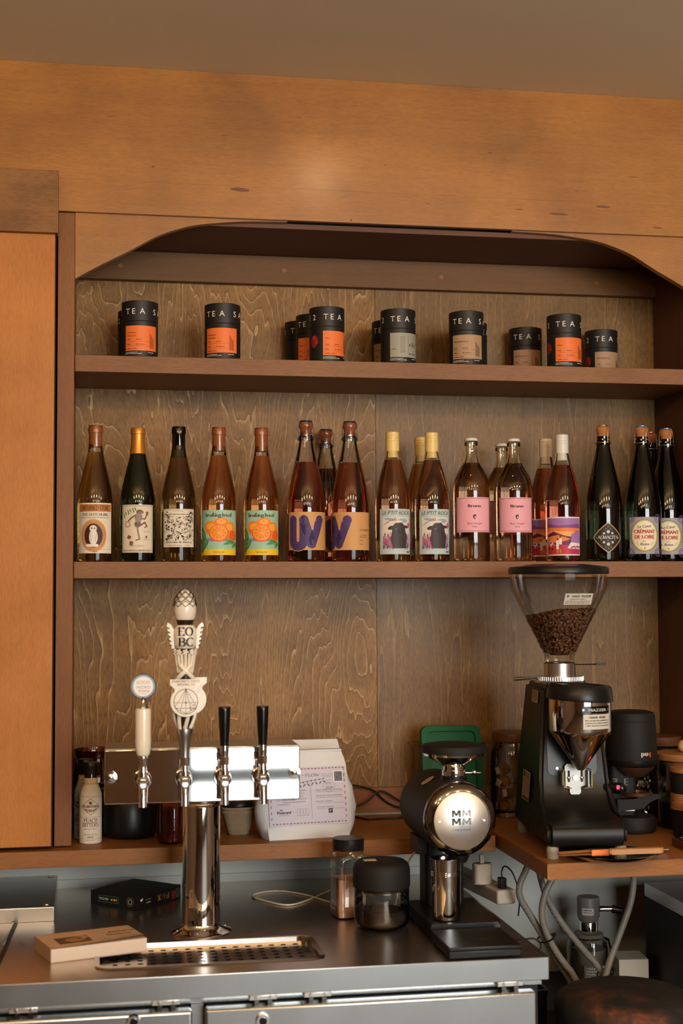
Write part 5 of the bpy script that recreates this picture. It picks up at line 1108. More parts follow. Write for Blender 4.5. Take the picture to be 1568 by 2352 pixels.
# coffee bags
P('bag_white', S(222, 222, 222), 0.62, bump=0.55, bscale=28); P('bag_label', S(206, 200, 214), 0.55); P('ink_grey', S(96, 90, 100), 0.6); P('stripe_red', S(176, 36, 50), 0.6); P('stripe_grey', S(120, 118, 134), 0.6)
def bag(lab, x, y, rz, w, d_, hgt, seedv, group=None):
    t = thing('coffee_bag', lab, 'bag', (x, y, ZL+.0003), rz, group)
    b = B(); rn = random.Random(seedv); secs = []; N = 12
    for k in range(N+1):
        q = k/N; z = hgt*q
        yf = -d_/2+q*(d_/2-.006); yb = d_/2-q*(d_/2-.006)
        if k == 0: yf += .003; yb -= .003
        bul = .036*math.sin(PI*min(1, q*1.15+.08))**1.2*(1-q*.55); ww = w/2*(1.0 if q > .06 else .975)
        if q > .86: ww *= 1-.10*(q-.86)/.14; bul *= .2
        j = lambda s_: rn.uniform(-s_, s_)
        pts = [(-ww, yf), (-ww*.5, yf-.0012+j(.0008)), (0, yf-.0018+j(.0008)), (ww*.5, yf-.0012+j(.0008)), (ww, yf), (ww+bul*.75+j(.002), yf*.45+yb*.0), (ww+bul+j(.003), (yf+yb)/2), (ww+bul*.75, yb*.45), (ww, yb), (0, yb), (-ww, yb), (-ww-bul*.6, yb*.45), (-ww-bul*.8+j(.003), (yf+yb)/2), (-ww-bul*.6+j(.002), yf*.45)]
        secs.append((z, pts))
    loft(b, secs, 'bag_white'); o = b.done('bag_body', None, t, 55)
    return t, o
tb, body = bag('white kraft coffee bag with an airmail-style label, front of two', .5160, .0430, .14, .190, .088, .1870, 3, 'white coffee bags')
B().box(-.086, .086, -.008, .008, .1855, .1925, 'bag_white', .002).done('folded_top', None, tb)
til = -math.atan2(.088/2-.006, .1870); M_ = Matrix.Translation((0, -.088/2-.0015, 0)) @ Matrix.Rotation(til, 4, 'X')
q = Dec(); U0, U1, V0, V1 = -.092, .092, .031, .158; q.rect(U0, U1, V0, V1, 'bag_label', 0); LB = q.build('label', tb, None, .0022, .0001, M_)
d = Dec()
for i in range(22):
    u = U0+.006+i*.0080; c_ = 'stripe_red' if i % 2 else 'stripe_grey'; 
    for vv in (V0+.003, V1-.0052): d.poly([(u, vv), (u+.0045, vv), (u+.0058, vv+.0022), (u+.0013, vv+.0022)], c_, 1)
for i in range(9):
    v = V0+.012+i*.0130; c_ = 'stripe_red' if i % 2 else 'stripe_grey'
    for uu in (U0+.0040, U1-.0062): d.poly([(uu, v), (uu+.0020, v+.0010), (uu+.0024, v+.0068), (uu+.0004, v+.0058)], c_, 1)
d.serif('AIR', -.034, V1-.0215, .0062, 'ink_grey', 1, 'C', .030, .13, .05); d.line([(-.013, V1-.0185), (-.010, V1-.0180), (-.007, V1-.0190)], .0007, 'ink_grey', 1); d.serif('FLOW', .0125, V1-.0215, .0062, 'ink_grey', 1, 'C', .033, .13, .05)
d.line([(-.045, V1-.040), (-.015, V1-.034), (.010, V1-.030), (.038, V1-.028)], .0008, 'ink_grey', 1)
for k in range(9): d.ell(-.038+k*.0095, V1-.0385+k*.0014, .0018, .0016, 'ink_grey', 1, 8); d.ell(-.036+k*.0095, V1-.044+k*.0012, .0045, .0018, 'stripe_grey', 1, 8, .9 if k % 2 else -.8)
for k in range(3): d.line([(.034, V1-.017-.0030*k), (.048, V1-.0182-.0030*k), (.062, V1-.0165-.0030*k)], .0005, 'ink_grey', 1)
d.rect(.0620, .0840, V1-.036, V1-.0105, 'badge_white', 1); d.rect(.0640, .0820, V1-.034, V1-.0125, 'ink_grey', 2)
for k in range(14): d.ell(.0730+math.sin(k*2.1)*.006, V1-.0235+math.cos(k*1.7)*.0075, .0030, .0012, 'stripe_grey', 3, 8, k)
for k in range(5): d.line([(.079, V1-.017-.004*k), (.090, V1-.0165-.004*k)], .0006, 'ink', 4)
d.ring(.050, V1-.044, .0140, .0140, .0005, 'ink_grey', 1, 32); d.text('ATL', .050, V1-.041, .0060, 'ink_grey', 1, width=.0125, rot=.05).text('2026', .0505, V1-.0505, .0062, 'ink_grey', 1, width=.0185, rot=.10)
d.rect(.0065, .0071, V0+.012, V1-.040, 'ink_grey', 1)
for k, s_ in enumerate(('REGION: ANTIOQUIA, COLOMBIA', 'PRODUCER: CAROLINA RAMIREZ', 'PROCESS: WASHED', 'ALTITUDE: 1950 MASL')):
    v = V1-.0555-k*.0125; d.text(s_, .0185, v+.0018, .0030, 'ink_grey', 2, 'L', (.062, .062, .038, .041)[k]); d.rect(.0185, .0840, v-.0010, v-.0005, 'ink_grey', 1)
d.rect(.0460, .0555, V0+.0235, V0+.0335, 'ink', 1); d.text('P', .0507, V0+.0255, .0062, 'bag_label', 2, bold=.0003)
for k in range(5): d.micro(-.060, -.004-.004*(k % 3), V1-.052-k*.0062, .0016, 'ink_grey', k)
d.text('Y por mas que te distraiga', -.075, V0+.0545, .0034, 'ink_grey', 1, 'L', .044, shear=.25).text('- Candela Ramirez', -.075, V0+.0450, .0034, 'ink_grey', 1, 'L', .032, shear=.25)
d.text('The', -.0640, V0+.0325, .0036, 'ink', 1, 'C', bold=.0002).text('Postcard', -.0580, V0+.0260, .0060, 'ink', 1, 'C', .031, bold=.0005).micro(-.072, -.046, V0+.0220, .0012, 'ink_grey', 4); d.ell(-.0355, V0+.0285, .0008, .0008, 'ink', 1, 8)
for k in range(4): d.ring(-.0240+k*.0068, V0+.0300, .0042, .0058, .0004, 'ink_grey', 1, 20)
d.micro(-.028, .0, V0+.0205, .0011, 'ink_grey', 6)
d.build('label_print', LB, None, .0024, .0001, M_)
tb2, _ = bag('second white coffee bag, only its top showing behind the labelled one', .5480, .1620, .02, .140, .080, .2030, 8, 'white coffee bags')
# cords against the back rail
for lab, p in (('black cord dipping to the right beside the coffee bag', [(.660, .292, 1.108), (.691, .297, 1.103), (.730, .300, 1.091), (.750, .302, 1.067), (.777, .302, 1.051), (.799, .300, 1.046)]), ('black cord arching over the other one beside the coffee bag', [(.655, .290, 1.049), (.679, .292, 1.053), (.712, .293, 1.066), (.735, .2945, 1.091), (.755, .2945, 1.088), (.785, .2945, 1.067), (.799, .2945, 1.061)])):
    tag(B().tube(p, .0023, 8, 'cable_black', 2).done('electric_cable'), lab, 'cord')
tag(B().tube([(.655, .262, ZL+.0028), (.679, .262, ZL+.0028), (.695, .214, ZL+.0028), (.737, .232, ZL+.0028), (.776, .224, ZL+.0028), (.786, .245, ZL+.0028)], .0023, 8, 'cable_black', 2).done('electric_cable'), 'black cord lying on the shelf right of the coffee bag', 'cord')
P('grey_plastic', S(150, 146, 136), 0.5)
tag(B().box(.640, .800, .3000, .3095, ZL+.0003, ZL+.0060, 'grey_plastic', .001).done('cable_trunking'), 'thin grey trunking strip along the back of the lower shelf', 'trunking')
# clear bin with a green lid standing in it
thin_glass('bin_clear', (0.90, 0.87, 0.83, 1), 0.4, 0.03); P('green_plastic', S(8, 84, 46), 0.5, spec=0.2)
cb = thing('clear_bin', 'clear plastic food bin on the lower shelf holding a green lid', 'bin', (.8900, .1900, ZL+.0003))
n = len(rrect(0, 1, 0, 1, .1)); A_ = lambda w_, h_, r_: rrect(-w_, w_, -h_, h_, r_)
loft(B(), [(0, A_(.068, .055, .015)), (.003, A_(.072, .060, .016)), (.176, A_(.080, .068, .018)), (.178, A_(.090, .078, .020)), (.1815, A_(.0905, .0785, .020)), (.1815, A_(.088, .076, .020))], 'bin_clear', True, False).done('bin_body', None, cb)
gl_ = thing('green_lid', 'dark green rectangular plastic lid standing upright in the clear bin', 'lid', (.8990, .1900, ZL+.0060))
Rl = Matrix.Rotation(-.14, 4, 'X')
def tilt(b): bmesh.ops.transform(b.bm, matrix=Rl, verts=b.bm.verts); return b
tilt(B().prism(rrect(-.0735, .0760, .0, .219, .018), -.003, .003, 'green_plastic', 'Y', .0008)).done('panel', None, gl_)
b = B(); o1 = rrect(-.0735, .0760, .0, .219, .018); i1 = rrect(-.0595, .0620, .014, .205, .014); n = len(o1)
vs = [(x, -.0032, z) for x, z in o1]+[(x, -.0105, z) for x, z in [(x*.985, z*.99+.001) for x, z in o1]]+[(x, -.0105, z) for x, z in i1]+[(x*.985, -.0034, z*.99+.001) for x, z in i1]
b.faces(vs, [(k*n+i, k*n+(i+1) % n, (k+1)*n+(i+1) % n, (k+1)*n+i) for k in range(3) for i in range(n)], 'green_plastic'); tilt(b).done('raised_border', None, gl_)
# glass jar of tea bags, dark wooden lid
wj = thing('tea_bag_jar', 'glass jar of tagged tea bags with a dark wooden lid, left of the big grinder', 'jar', (1.0640, .2300, ZL+.0003))
B().lathe([(0, .001), (.052, .001), (.0575, .006), (.0580, .014), (.0580, .150), (.0530, .166), (.0470, .176), (.0470, .184)], 44, m='clear_glass').done('glass', None, wj)
B().lathe([(0, .1800), (.0500, .1800), (.0520, .182), (.0520, .2000), (.0500, .2035), (0, .2045)], 40, m='lid_wood_dark').done('lid', None, wj)
P('tea_bag', S(120, 84, 52), 0.9, bump=0.6, bscale=90, var=0.3, vscale=60); rn = random.Random(11)
for k, lb_ in enumerate(('lowest', 'second lowest', 'second highest', 'highest')):
    a = PI+(.1, .75, .35, .55)[k]; rr = .030; zc_ = .026+.030*k
    Q = Matrix.Rotation(rn.uniform(-.6, .6), 3, 'Z') @ Matrix.Rotation(rn.uniform(-.7, .7), 3, 'X')
    tbg = thing('tea_bag', (lb_+' tagged tea bag in the dark-lidded glass jar'), 'tea bag', (wj.location.x+rr*math.cos(a), wj.location.y+rr*math.sin(a), ZL+zc_), a, 'tea bags in the jar')
    B().ball((0, 0, 0), .020, 'tea_bag', 10, (1.0, .32, .75), Q).done('pouch', None, tbg)
    Q4 = Matrix.Translation((.020, rn.uniform(-.012, .012), rn.uniform(-.004, .006))) @ Matrix.Rotation(PI/2+rn.uniform(-.4, .4), 4, 'Z') @ Matrix.Rotation(rn.uniform(-.5, .5), 4, 'Y')
    b = B().box(-.0065, .0065, -.0004, .0004, -.0085, .0085, 'paper'); bmesh.ops.transform(b.bm, matrix=Q4, verts=b.bm.verts); b.done('tag', None, tbg)

# ------------------------------------------------------------------ big grinder
thin_glass('hopper_clear', (0.93, 0.90, 0.87, 1), 0.55); P('mazzer_black', S(20, 19, 18), 0.40, spec=0.35, bump=0.08, bscale=900); P('dose_steel', (0.74, 0.70, 0.66, 1), 0.05, 1.0); P('label_white', S(214, 208, 196), 0.5); P('label_tan', S(176, 150, 120), 0.6)
P('plate_steel', (0.42, 0.41, 0.38, 1), 0.48, 1.0); P('red_led', S(230, 20, 50), 0.4, emit=((1, .02, .08, 1), 3.0))
bg = thing('espresso_grinder', 'large black espresso grinder with a clear cone hopper and polished dosing chamber', 'coffee grinder', (1.0680, -.1150, ZL+.0003), -.10)
side = [(.125, .024), (-.232, .024), (-.240, .032), (-.240, .058), (-.234, .066), (-.200, .074), (-.165, .082), (-.140, .098), (-.126, .122), (-.120, .150), (-.098, .338), (-.088, .346), (.072, .346), (.080, .338), (.108, .160), (.125, .060)]
b = B().prism(side, -.078, .078, 'mazzer_black', 'X')
for v_ in b.bm.verts:
    z_ = v_.co.z; k = 1.04-.26*max(0, (z_-.06))/.29; 
    if v_.co.y < -.16: k = 1.06
    v_.co.x *= k
e = [x for x in b.bm.edges if all(abs(abs(v_.co.x)) > .04 for v_ in x.verts) and (x.verts[0].co.x*x.verts[1].co.x > 0)]
bmesh.ops.bevel(b.bm, geom=e, offset=.009, segments=3, affect='EDGES')
for f in b.bm.faces: f.smooth = True; f.material_index = 0
b.done('housing', None, bg, 50)
for x, y in ((-.071, -.222), (.071, -.222), (-.066, .100), (.066, .100)): B().lathe([(0, 0), (.0115, 0), (.0125, .002), (.0125, .0205), (.0105, .0245), (0, .0245)], 20, (x, y, 0), 'grey_feet').done('foot', None, bg)
bp_ = B(); tl = math.atan2(.022, .188); Mf = Matrix.Translation((0, -.1195, .150)) @ Matrix.Rotation(-tl, 4, 'X')
pb = B().prism(rrect(-.056, .050, .006, .176, .010), -.0028, .002, 'black_satin', 'Y', .0008); bmesh.ops.transform(pb.bm, matrix=Mf, verts=pb.bm.verts); pb.done('front_cover', None, bg)
sb = B().cyl((-.036, -.0028, .020), (-.036, -.0042, .020), .0030, .0028, 14, 'steel_satin'); bmesh.ops.transform(sb.bm, matrix=Mf, verts=sb.bm.verts); sb.done('cover_screw', None, bg)
# dosing chamber
DX, DY = .004, -.166
dc = B().lathe([(.0655, .326), (.0655, .258), (.0640, .2520), (.0600, .2470), (.0075, .172), (.0065, .172), (.055, .247), (.060, .256), (.060, .326)], 56, (DX, DY, 0), 'dose_steel').done('dosing_chamber', None, bg)
dl = B().lathe([(0, .3180), (.0660, .3180), (.0700, .3200), (.0705, .3235), (.0660, .3480), (.0620, .3520), (.0540, .3525), (.0520, .3490), (0, .3480)], 52, m='black_satin')
bmesh.ops.transform(dl.bm, matrix=Matrix.Translation((DX, DY, .335)) @ Matrix.Rotation(.06, 4, 'Y') @ Matrix.Translation((0, 0, -.335)), verts=dl.bm.verts); dl.done('chamber_lid', None, bg)
Tz = Matrix.Translation((DX, DY, 0)) @ Matrix.Rotation(.33, 4, 'Z')
q = Dec(); q.rect(-.036, .036, .2950, .3100, 'black_gloss', 1); q.rect(-.031, .035, .2625, .2930, 'label_white', 1); npl = q.build('name_plate', bg, .0656, .0003, .0001, Tz)
d = Dec(); d.text('MAZZER', .002, .2995, .0056, 'label_white', 2, width=.043, bold=.0003); 
for x in (-.0305, .0305): d.ell(x, .3025, .0024, .0024, 'steel_satin', 2, 12)
d.text('DANGER - PELIGRO', .002, .2850, .0046, 'ink', 2, width=.040, bold=.0002)
for k in range(3): d.micro(-.027, .031, .2795-k*.0052, .0022, 'ink', k+2, 2)
d.build('plate_print', npl, .0656, .0006, .0001, Tz)
# portafilter fork
fk = B().prism([(-.0225, .136), (-.0225, .176), (-.0185, .181), (.0185, .181), (.0225, .176), (.0225, .136), (.0120, .133), (.0120, .121), (.0085, .1165), (-.0085, .1165), (-.0120, .121), (-.0120, .133)], -.1330, -.1308, 'plate_steel', 'Y').done('fork_plate', None, bg)
for x in (-.0140, .0140): 
    B().box(x-.0024, x+.0024, -.1336, -.1331, .143, .167, 'black_deep').done('slot', None, fk); B().ball((x, -.1345, .1515), .0040, 'chrome', 12, (1, .6, 1)).done('slot_screw', None, fk)
B().cyl((0, -.133, .152), (0, -.1365, .152), .0068, .0060, 20, 'steel_satin').cyl((0, -.1365, .152), (0, -.138, .152), .0036, .0034, 14, 'chrome').done('centre_bolt', None, fk)
for s_ in (-1, 1):
    w = B().box(s_*.0245-.001, s_*.0245+.001, -.152, -.122, .134, .168, 'plate_steel').tube([(s_*.0300, -.124, .170), (s_*.0300, -.156, .170), (s_*.0300, -.158, .135), (s_*.0140, -.158, .133)], .0012, 8, 'wire_gold').box(s_*.031-.0008, s_*.031+.0008, -.150, -.124, .138, .166, 'plate_steel').done('fork_arm', None, bg)
B().box(-.018, .018, -.1306, -.118, .130, .165, 'black').done('fork_mount', None, bg)
# switch on the right side
B().cyl((.066, -.112, .128), (.098, -.135, .128), .013, .012, 20, 'black_gloss').ball((.098, -.135, .128), .012, 'black_gloss', 18).done('switch', None, bg)
B().box(.086, .091, -.1485, -.1445, .128, .136, 'red_led').done('red_light', None, bg)
# collar, adjustment ring, levers, hopper
B().lathe([(.0300, .346), (.0560, .346), (.0560, .350), (.0520, .351), (.0520, .359), (.0350, .360), (.0350, .388), (.0320, .390), (.0300, .388)], 48, (0, 0, 0), 'steel_satin').done('collar', None, bg)
gw = B()
for k in range(60):
    a = 2*PI*k/60; gw.cyl((.0518*math.cos(a), .0518*math.sin(a), .3512), (.0518*math.cos(a), .0518*math.sin(a), .3590), .0014, .0014, 6, 'steel_satin')
gt = gw.done('gear_teeth', None, bg); gt['kind'] = 'stuff'
B().cyl((-.045, -.020, .357), (-.070, -.030, .357), .0020, .0020, 10, 'chrome').cyl((-.070, -.030, .357), (-.112, -.047, .3565), .0026, .0046, 14, 'steel_satin').done('adjust_lever', None, bg)
B().cyl((.030, -.012, .385), (.075, -.026, .386), .0012, .0014, 8, 'black').box(.075, .098, -.030, -.024, .3838, .3888, 'black').done('gate_lever', None, bg)
B().lathe([(.0330, .386), (.0330, .402), (.0360, .410), (.1080, .556), (.1085, .585)], 56, m='hopper_clear').done('hopper', None, bg)
B().lathe([(0, .5860), (.1100, .5860), (.1118, .5880), (.1118, .5980), (.1090, .6020), (.0600, .6080), (0, .6095)], 56, m='black_satin').done('hopper_lid', None, bg)
def cone_r(z): return .0360+(z-.410)*(.1080-.0360)/(.556-.410)
q = Dec(); zc_ = .531; tc = math.atan2(.072, .146)
q.rect(-.033, .033, -.0135, .0135, 'label_white', 1); d = q; d.text('DANGER - PELIGRO', .004, .0040, .0058, 'ink', 2, width=.040, bold=.0002)
for k in range(3): d.micro(-.030+(.010 if k == 0 else 0), .029-(.010 if k == 0 else 0), -.0015-k*.0045, .0020, 'ink', k+3, 2)
for s_ in (-1, 1): d.poly([(s_*.026-.0035, .0095), (s_*.026+.0035, .0095), (s_*.026, .0020)], 'ink_grey', 2)
Mh = Matrix.Rotation(.22, 4, 'Z') @ Matrix.Translation((0, -cone_r(zc_)-.0012, zc_)) @ Matrix.Rotation(tc, 4, 'X')
d.build('hopper_label', bg, None, .0006, .0001, Mh)
q = Dec(); Ms = Matrix.Translation((-.0800, -.010, .120)) @ Matrix.Rotation(-PI/2, 4, 'Z') @ Matrix.Rotation(-.09, 4, 'X')
q.rect(-.0380, .0380, -.032, .032, 'label_tan', 1); q.rect(-.0330, -.0180, .018, .029, 'ink', 2)
for k in range(3): q.micro(-.014, .032, .0255-k*.0045, .0026, 'ink', k, 2)
for k in range(4): q.micro(-.031, .032, .010-k*.0062, .0018, 'ink', k+4, 2)
q.ring(-.010, -.014, .0034, .0040, .0008, 'ink', 2, 12); q.ring(.010, -.014, .0034, .0040, .0008, 'ink', 2, 12)
for k in range(18): q.rect(-.034+k*.0038, -.0322+k*.0038+.0008*(k % 3), -.0300, -.0235, 'ink', 2)
q.build('rating_label', bg, None, .0008, .0001, Ms)
q = Dec(); Ms = Matrix.Translation((-.0640, -.040, .318)) @ Matrix.Rotation(-PI/2, 4, 'Z') @ Matrix.Rotation(-.09, 4, 'X')
q.rect(-.032, .032, -.0135, .0135, 'label_tan', 1)
for k in range(6): q.micro(-.025, .022, .0085-k*.0035, .0014, 'ink', k, 2)
q.build('side_label', bg, None, .0008, .0001, Ms)
# coffee beans in the hopper
P('bean', S(100, 64, 41), 0.38, var=0.35, vscale=120)
bb = B(); rn = random.Random(5)
def bean(p, Q):
    n = 7; pr = [(math.sin(PI*i/5), -math.cos(PI*i/5)) for i in range(6)]
    bb.lathe([(max(r_, 0)*.0042, z_*.0058) for r_, z_ in pr], n, tuple(p), 'bean', Q @ Matrix.Diagonal((1, .78, 1)).to_3x3())
top_at = lambda x, y: .497+.10*x-.05*y
for _ in range(1500):
    a = rn.uniform(0, 2*PI); z = .412+(rn.random()**.62)*.095; r_ = max(.004, cone_r(z)-.0060-(rn.random()**3)*.012)
    x, y = r_*math.cos(a), r_*math.sin(a)
    if z > top_at(x, y): continue
    if math.sin(a) > .55 and z < .47: continue
    bean((x, y, z), Matrix.Rotation(rn.uniform(0, 6.3), 3, 'Z') @ Matrix.Rotation(rn.uniform(0, 3.1), 3, 'X'))
for _ in range(420):
    a = rn.uniform(0, 2*PI); r_ = .070*math.sqrt(rn.random()); x, y = r_*math.cos(a), r_*math.sin(a)
    bean((x, y, top_at(x, y)+rn.uniform(-.003, .003)+.006*(1-r_/.07)), Matrix.Rotation(rn.uniform(0, 6.3), 3, 'Z') @ Matrix.Rotation(PI/2+rn.uniform(-.6, .6), 3, 'X'))
for i in range(4):   # solid heap under the visible layer
    z = .412+.02*i; bb.lathe([(0, z), (max(.004, cone_r(z)-.016), z), (max(.004, cone_r(z+.02)-.016), z+.0199), (0, z+.0199)], 20, (0, 0, -.006), 'bean')
bn = bb.done('coffee_beans', None, None, 60, recalc=False); bn.location = bg.location; bn.rotation_euler = bg.rotation_euler
tag(bn, 'roasted brown coffee beans heaped in the clear cone hopper', 'coffee beans', None, 'stuff')

# ------------------------------------------------------------------ beside the big grinder
pq = thing('single_dose_grinder', 'matte black cylindrical coffee machine with a small white and orange logo', 'coffee grinder', (1.2600, -.0450, ZL+.0003), -.12)
B().lathe([(0, 0), (.050, 0), (.0530, .003), (.0540, .010), (.0530, .030), (.0500, .036), (0, .037)], 48, m='black_matte').done('base', None, pq)
B().prism(rrect(-.050, .010, -.006, .048, .010), .0365, .150, 'black_matte', 'Z').done('column', None, pq)
B().lathe([(0, .150), (.048, .150), (.0560, .153), (.0580, .165), (.0588, .170), (.0560, .250), (.0558, .2505), (.0560, .251), (.0555, .262), (.0520, .270), (.0400, .2735), (0, .2745)], 56, m='black_matte').done('barrel', None, pq)
B().lathe([(.0570, .1520), (.0582, .1535), (.0586, .1640), (.0574, .1655)], 56, m='black_satin').done('seam_ring', None, pq)
P('bronze', S(120, 84, 56), 0.35, 0.7)
B().lathe([(.020, .126), (.036, .138), (.045, .1495), (.030, .1495), (.018, .128)], 36, (0.006, -.012, 0), 'bronze').done('chute', None, pq)
B().lathe([(.030, .088), (.034, .086), (.035, .092), (.031, .094)], 30, (0.004, -.030, 0), 'bronze').done('portafilter_ring', None, pq)
B().prism([(-.045, .078), (.000, .078), (.012, .092), (.052, .088), (.056, .080), (.030, .074), (.016, .058), (-.045, .050)], -.048, -.030, 'black_matte', 'Y', .002).done('fork', None, pq)
B().box(-.046, -.002, -.0320, -.0300, .050, .066, 'plate_steel').done('fork_plate', None, pq)
d = Dec()
P('logo_orange', S(224, 92, 40), 0.5)
for ch, x, m_ in (('p', .012, 'label_white'), ('u', .0208, 'label_white'), ('q', .0300, 'logo_orange')): d.text(ch, x, .176, .0112, m_, 1, 'C', .0066, bold=.0007)
d.build('logo', pq, .0583, .0003)
d = Dec()
for x, s_ in ((-.038, -1), (-.016, 1)):
    d.rect(x-.003 if s_ > 0 else x-.001, x+.001 if s_ > 0 else x+.003, .104, .120, 'l_grey', 1)
    for k in range(3): d.rect(min(x, x+s_*.007), max(x, x+s_*.007), .1045+k*.0068, .1062+k*.0068, 'l_grey', 1)
d.build('column_marks', pq, None, .0063, .0001)
# cut glass jar
gj = thing('cut_glass_jar', 'diamond-cut clear glass jar behind the black cylindrical machine', 'jar', (1.3100, .0620, ZL+.0003))
thin_glass('cut_glass', (0.90, 0.90, 0.84, 1), 4.0, 0.05)
b = B(); n, m_ = 22, 12; vs = []
for j in range(m_+1):
    for i in range(n):
        a = 2*PI*(i+.5*(j % 2))/n; r_ = .044 if (j % 2) else .0405; vs.append((r_*math.cos(a), r_*math.sin(a), .004+.0125*j))
fs = []
for j in range(m_):
    for i in range(n):
        i2 = (i+1) % n
        if j % 2 == 0: fs += [(j*n+i, j*n+i2, (j+1)*n+i), (j*n+i2, (j+1)*n+i2, (j+1)*n+i)]
        else: fs += [(j*n+i, (j+1)*n+i2, (j+1)*n+i), (j*n+i, j*n+i2, (j+1)*n+i2)]
b.faces(vs, fs+[tuple(range(n))[::-1]], 'cut_glass')
b.done('cut_body', None, gj, 5)
# wooden-lidded jar with ball knob
bj = thing('wood_lid_jar', 'glass jar with a pale wooden lid and round ball knob at the right edge', 'jar', (1.4020, -.0150, ZL+.0003))
B().lathe([(0, .001), (.058, .001), (.0630, .006), (.0635, .014), (.0635, .150), (.0625, .156)], 44, m='clear_glass').done('glass', None, bj)
B().lathe([(0, .1520), (.0600, .1520), (.0600, .1560), (.0665, .1565), (.0675, .158), (.0675, .1700), (.0660, .1715), (0, .1720)], 44, m='lid_wood').done('lid', None, bj)
B().lathe([(.0602, .1460), (.0622, .1465), (.0622, .1515), (.0602, .1520)], 40, m='grey_plastic').done('seal', None, bj)
B().ball((0, 0, .1860), .0152, 'ball_wood', 24).done('knob', None, bj)
B().lathe([(0, .006), (.056, .006), (.0600, .014), (.0600, .060), (0, .066)], 36, m='grounds').done('contents', None, bj)
rb = thing('brown_lid_jar', 'short dark jar with a reddish brown lid in the far right corner', 'jar', (1.4200, .1750, ZL+.0003))
B().lathe([(0, .0), (.050, .0), (.0530, .004), (.0535, .165), (.048, .170), (0, .170)], 40, m='black_satin').done('jar_body', None, rb)
B().lathe([(0, .1702), (.0540, .1702), (.0550, .172), (.0550, .190), (.0530, .192), (0, .1925)], 40, m='lid_wood_dark').done('lid', None, rb)
# travel cup
tcp = thing('travel_cup', 'black cup with a ridged wooden band and wooden lid at the right edge', 'cup', (1.3640, -.1350, ZL+.0003))
B().lathe([(0, 0), (.037, 0), (.0395, .002), (.0430, .060), (0, .060)], 40, m='black_matte').done('lower_body', None, tcp)
pr = [(.0428, .0602)]
for k in range(8): pr += [(.0448, .0612+k*.0045), (.0448, .0640+k*.0045), (.0436, .0648+k*.0045)]
B().lathe([(0, .0602)]+pr+[(0, .0965)], 40, m='lid_wood').done('wood_band', None, tcp)
B().lathe([(0, .0968), (.0440, .0968), (.0455, .140), (.0450, .143), (0, .143)], 40, m='black_matte').done('upper_body', None, tcp)
B().lathe([(0, .1432), (.0460, .1432), (.0465, .145), (.0460, .152), (.0300, .158), (0, .159)], 40, m='lid_wood').done('lid', None, tcp)
ph = thing('black_holder', 'black rounded plastic frame standing at the right edge before the cup', 'holder', (1.3700, -.2150, ZL+.0003))
B().prism(rrect(-.050, .050, .0, .082, .012), -.005, .005, 'black_satin', 'Y', .0015).done('frame', None, ph)
B().prism(rrect(-.042, .042, .008, .074, .008), -.0058, -.0051, 'black_gloss', 'Y').done('panel', None, ph)
B().box(-.050, .050, -.005, .022, .0, .004, 'black_satin', .001).done('stand', None, ph)
tm = thing('tamping_station', 'low dark wooden tamping block with rows of chrome studs, right edge of the board', 'tamping block', (1.3380, -.2900, ZL+.0003))
B().box(-.065, .065, -.060, .052, 0, .0170, 'lid_wood_dark', .0015).done('block', None, tm)
B().box(-.060, .060, -.055, .047, .0171, .0185, 'black_deep').done('mat', None, tm)
for i in range(6):
    for j in range(5): B().ball((-.050+i*.020, -.046+j*.0205, .0188), .0032, 'chrome', 10, (1, 1, .7)).done('stud', None, tm)
# dish, brush, spoon
P('dish_metal', (0.42, 0.36, 0.30, 1), 0.12, 1.0)
ds = thing('metal_dish', 'shallow dark metal dish at the front edge of the grinder board', 'dish', (1.0960, -.3600, ZL+.0003))
b = B().lathe([(0, .0), (.060, 0), (.078, .003), (.094, .0115), (.0955, .0130), (.0940, .0136), (.077, .0048), (.058, .002), (0, .002)], 56, m='dish_metal')
for v_ in b.bm.verts: v_.co.y *= .78
b.done('dish_body', None, ds)
P('copper', S(214, 112, 58), 0.22, 1.0); P('bristle', S(150, 96, 56), 0.8, bump=0.6, bscale=800, var=0.3, vscale=300); P('handle_wood', S(196, 144, 92), 0.5, var=0.1, vscale=60)
br = thing('grinder_brush', 'flat brush with a copper ferrule lying across the metal dish', 'brush', (1.0700, -.3920, ZL+.0215), -.03)
B().prism(rrect(.0, .118, -.0075, .0075, .0070), -.0052, .0052, 'handle_wood', 'Z', .003).done('handle', None, br)
B().prism(rrect(-.037, .002, -.0085, .0085, .002), -.0062, .0062, 'copper', 'Z', .001).done('ferrule', None, br)
bb = B()
for i in range(46):
    y = -.0078+.0156*(i % 23)/22; z = (-.003, .003)[i//23]; q_ = (i*7 % 11)/11
    bb.cyl((-.036, y, z), (-.098-.006*q_, y*1.25, z*.6-.0015), .0011, .0007, 5, 'bristle')
bb.done('bristles', None, br)['kind'] = 'stuff'
sp = thing('teaspoon', 'shiny steel spoon lying behind the brush handle', 'spoon', (1.1750, -.3000, ZL+.0030), -.1)
B().tube([(-.055, 0, .006), (-.02, 0, .004), (.02, -.002, .003), (.060, -.006, .004)], [.0016, .0018, .0022, .0032], 10, 'chrome', 1, flat=.5).done('stem', None, sp)
B().ball((-.070, 0, .004), .016, 'chrome', 16, (1.25, .8, .22)).done('bowl', None, sp)

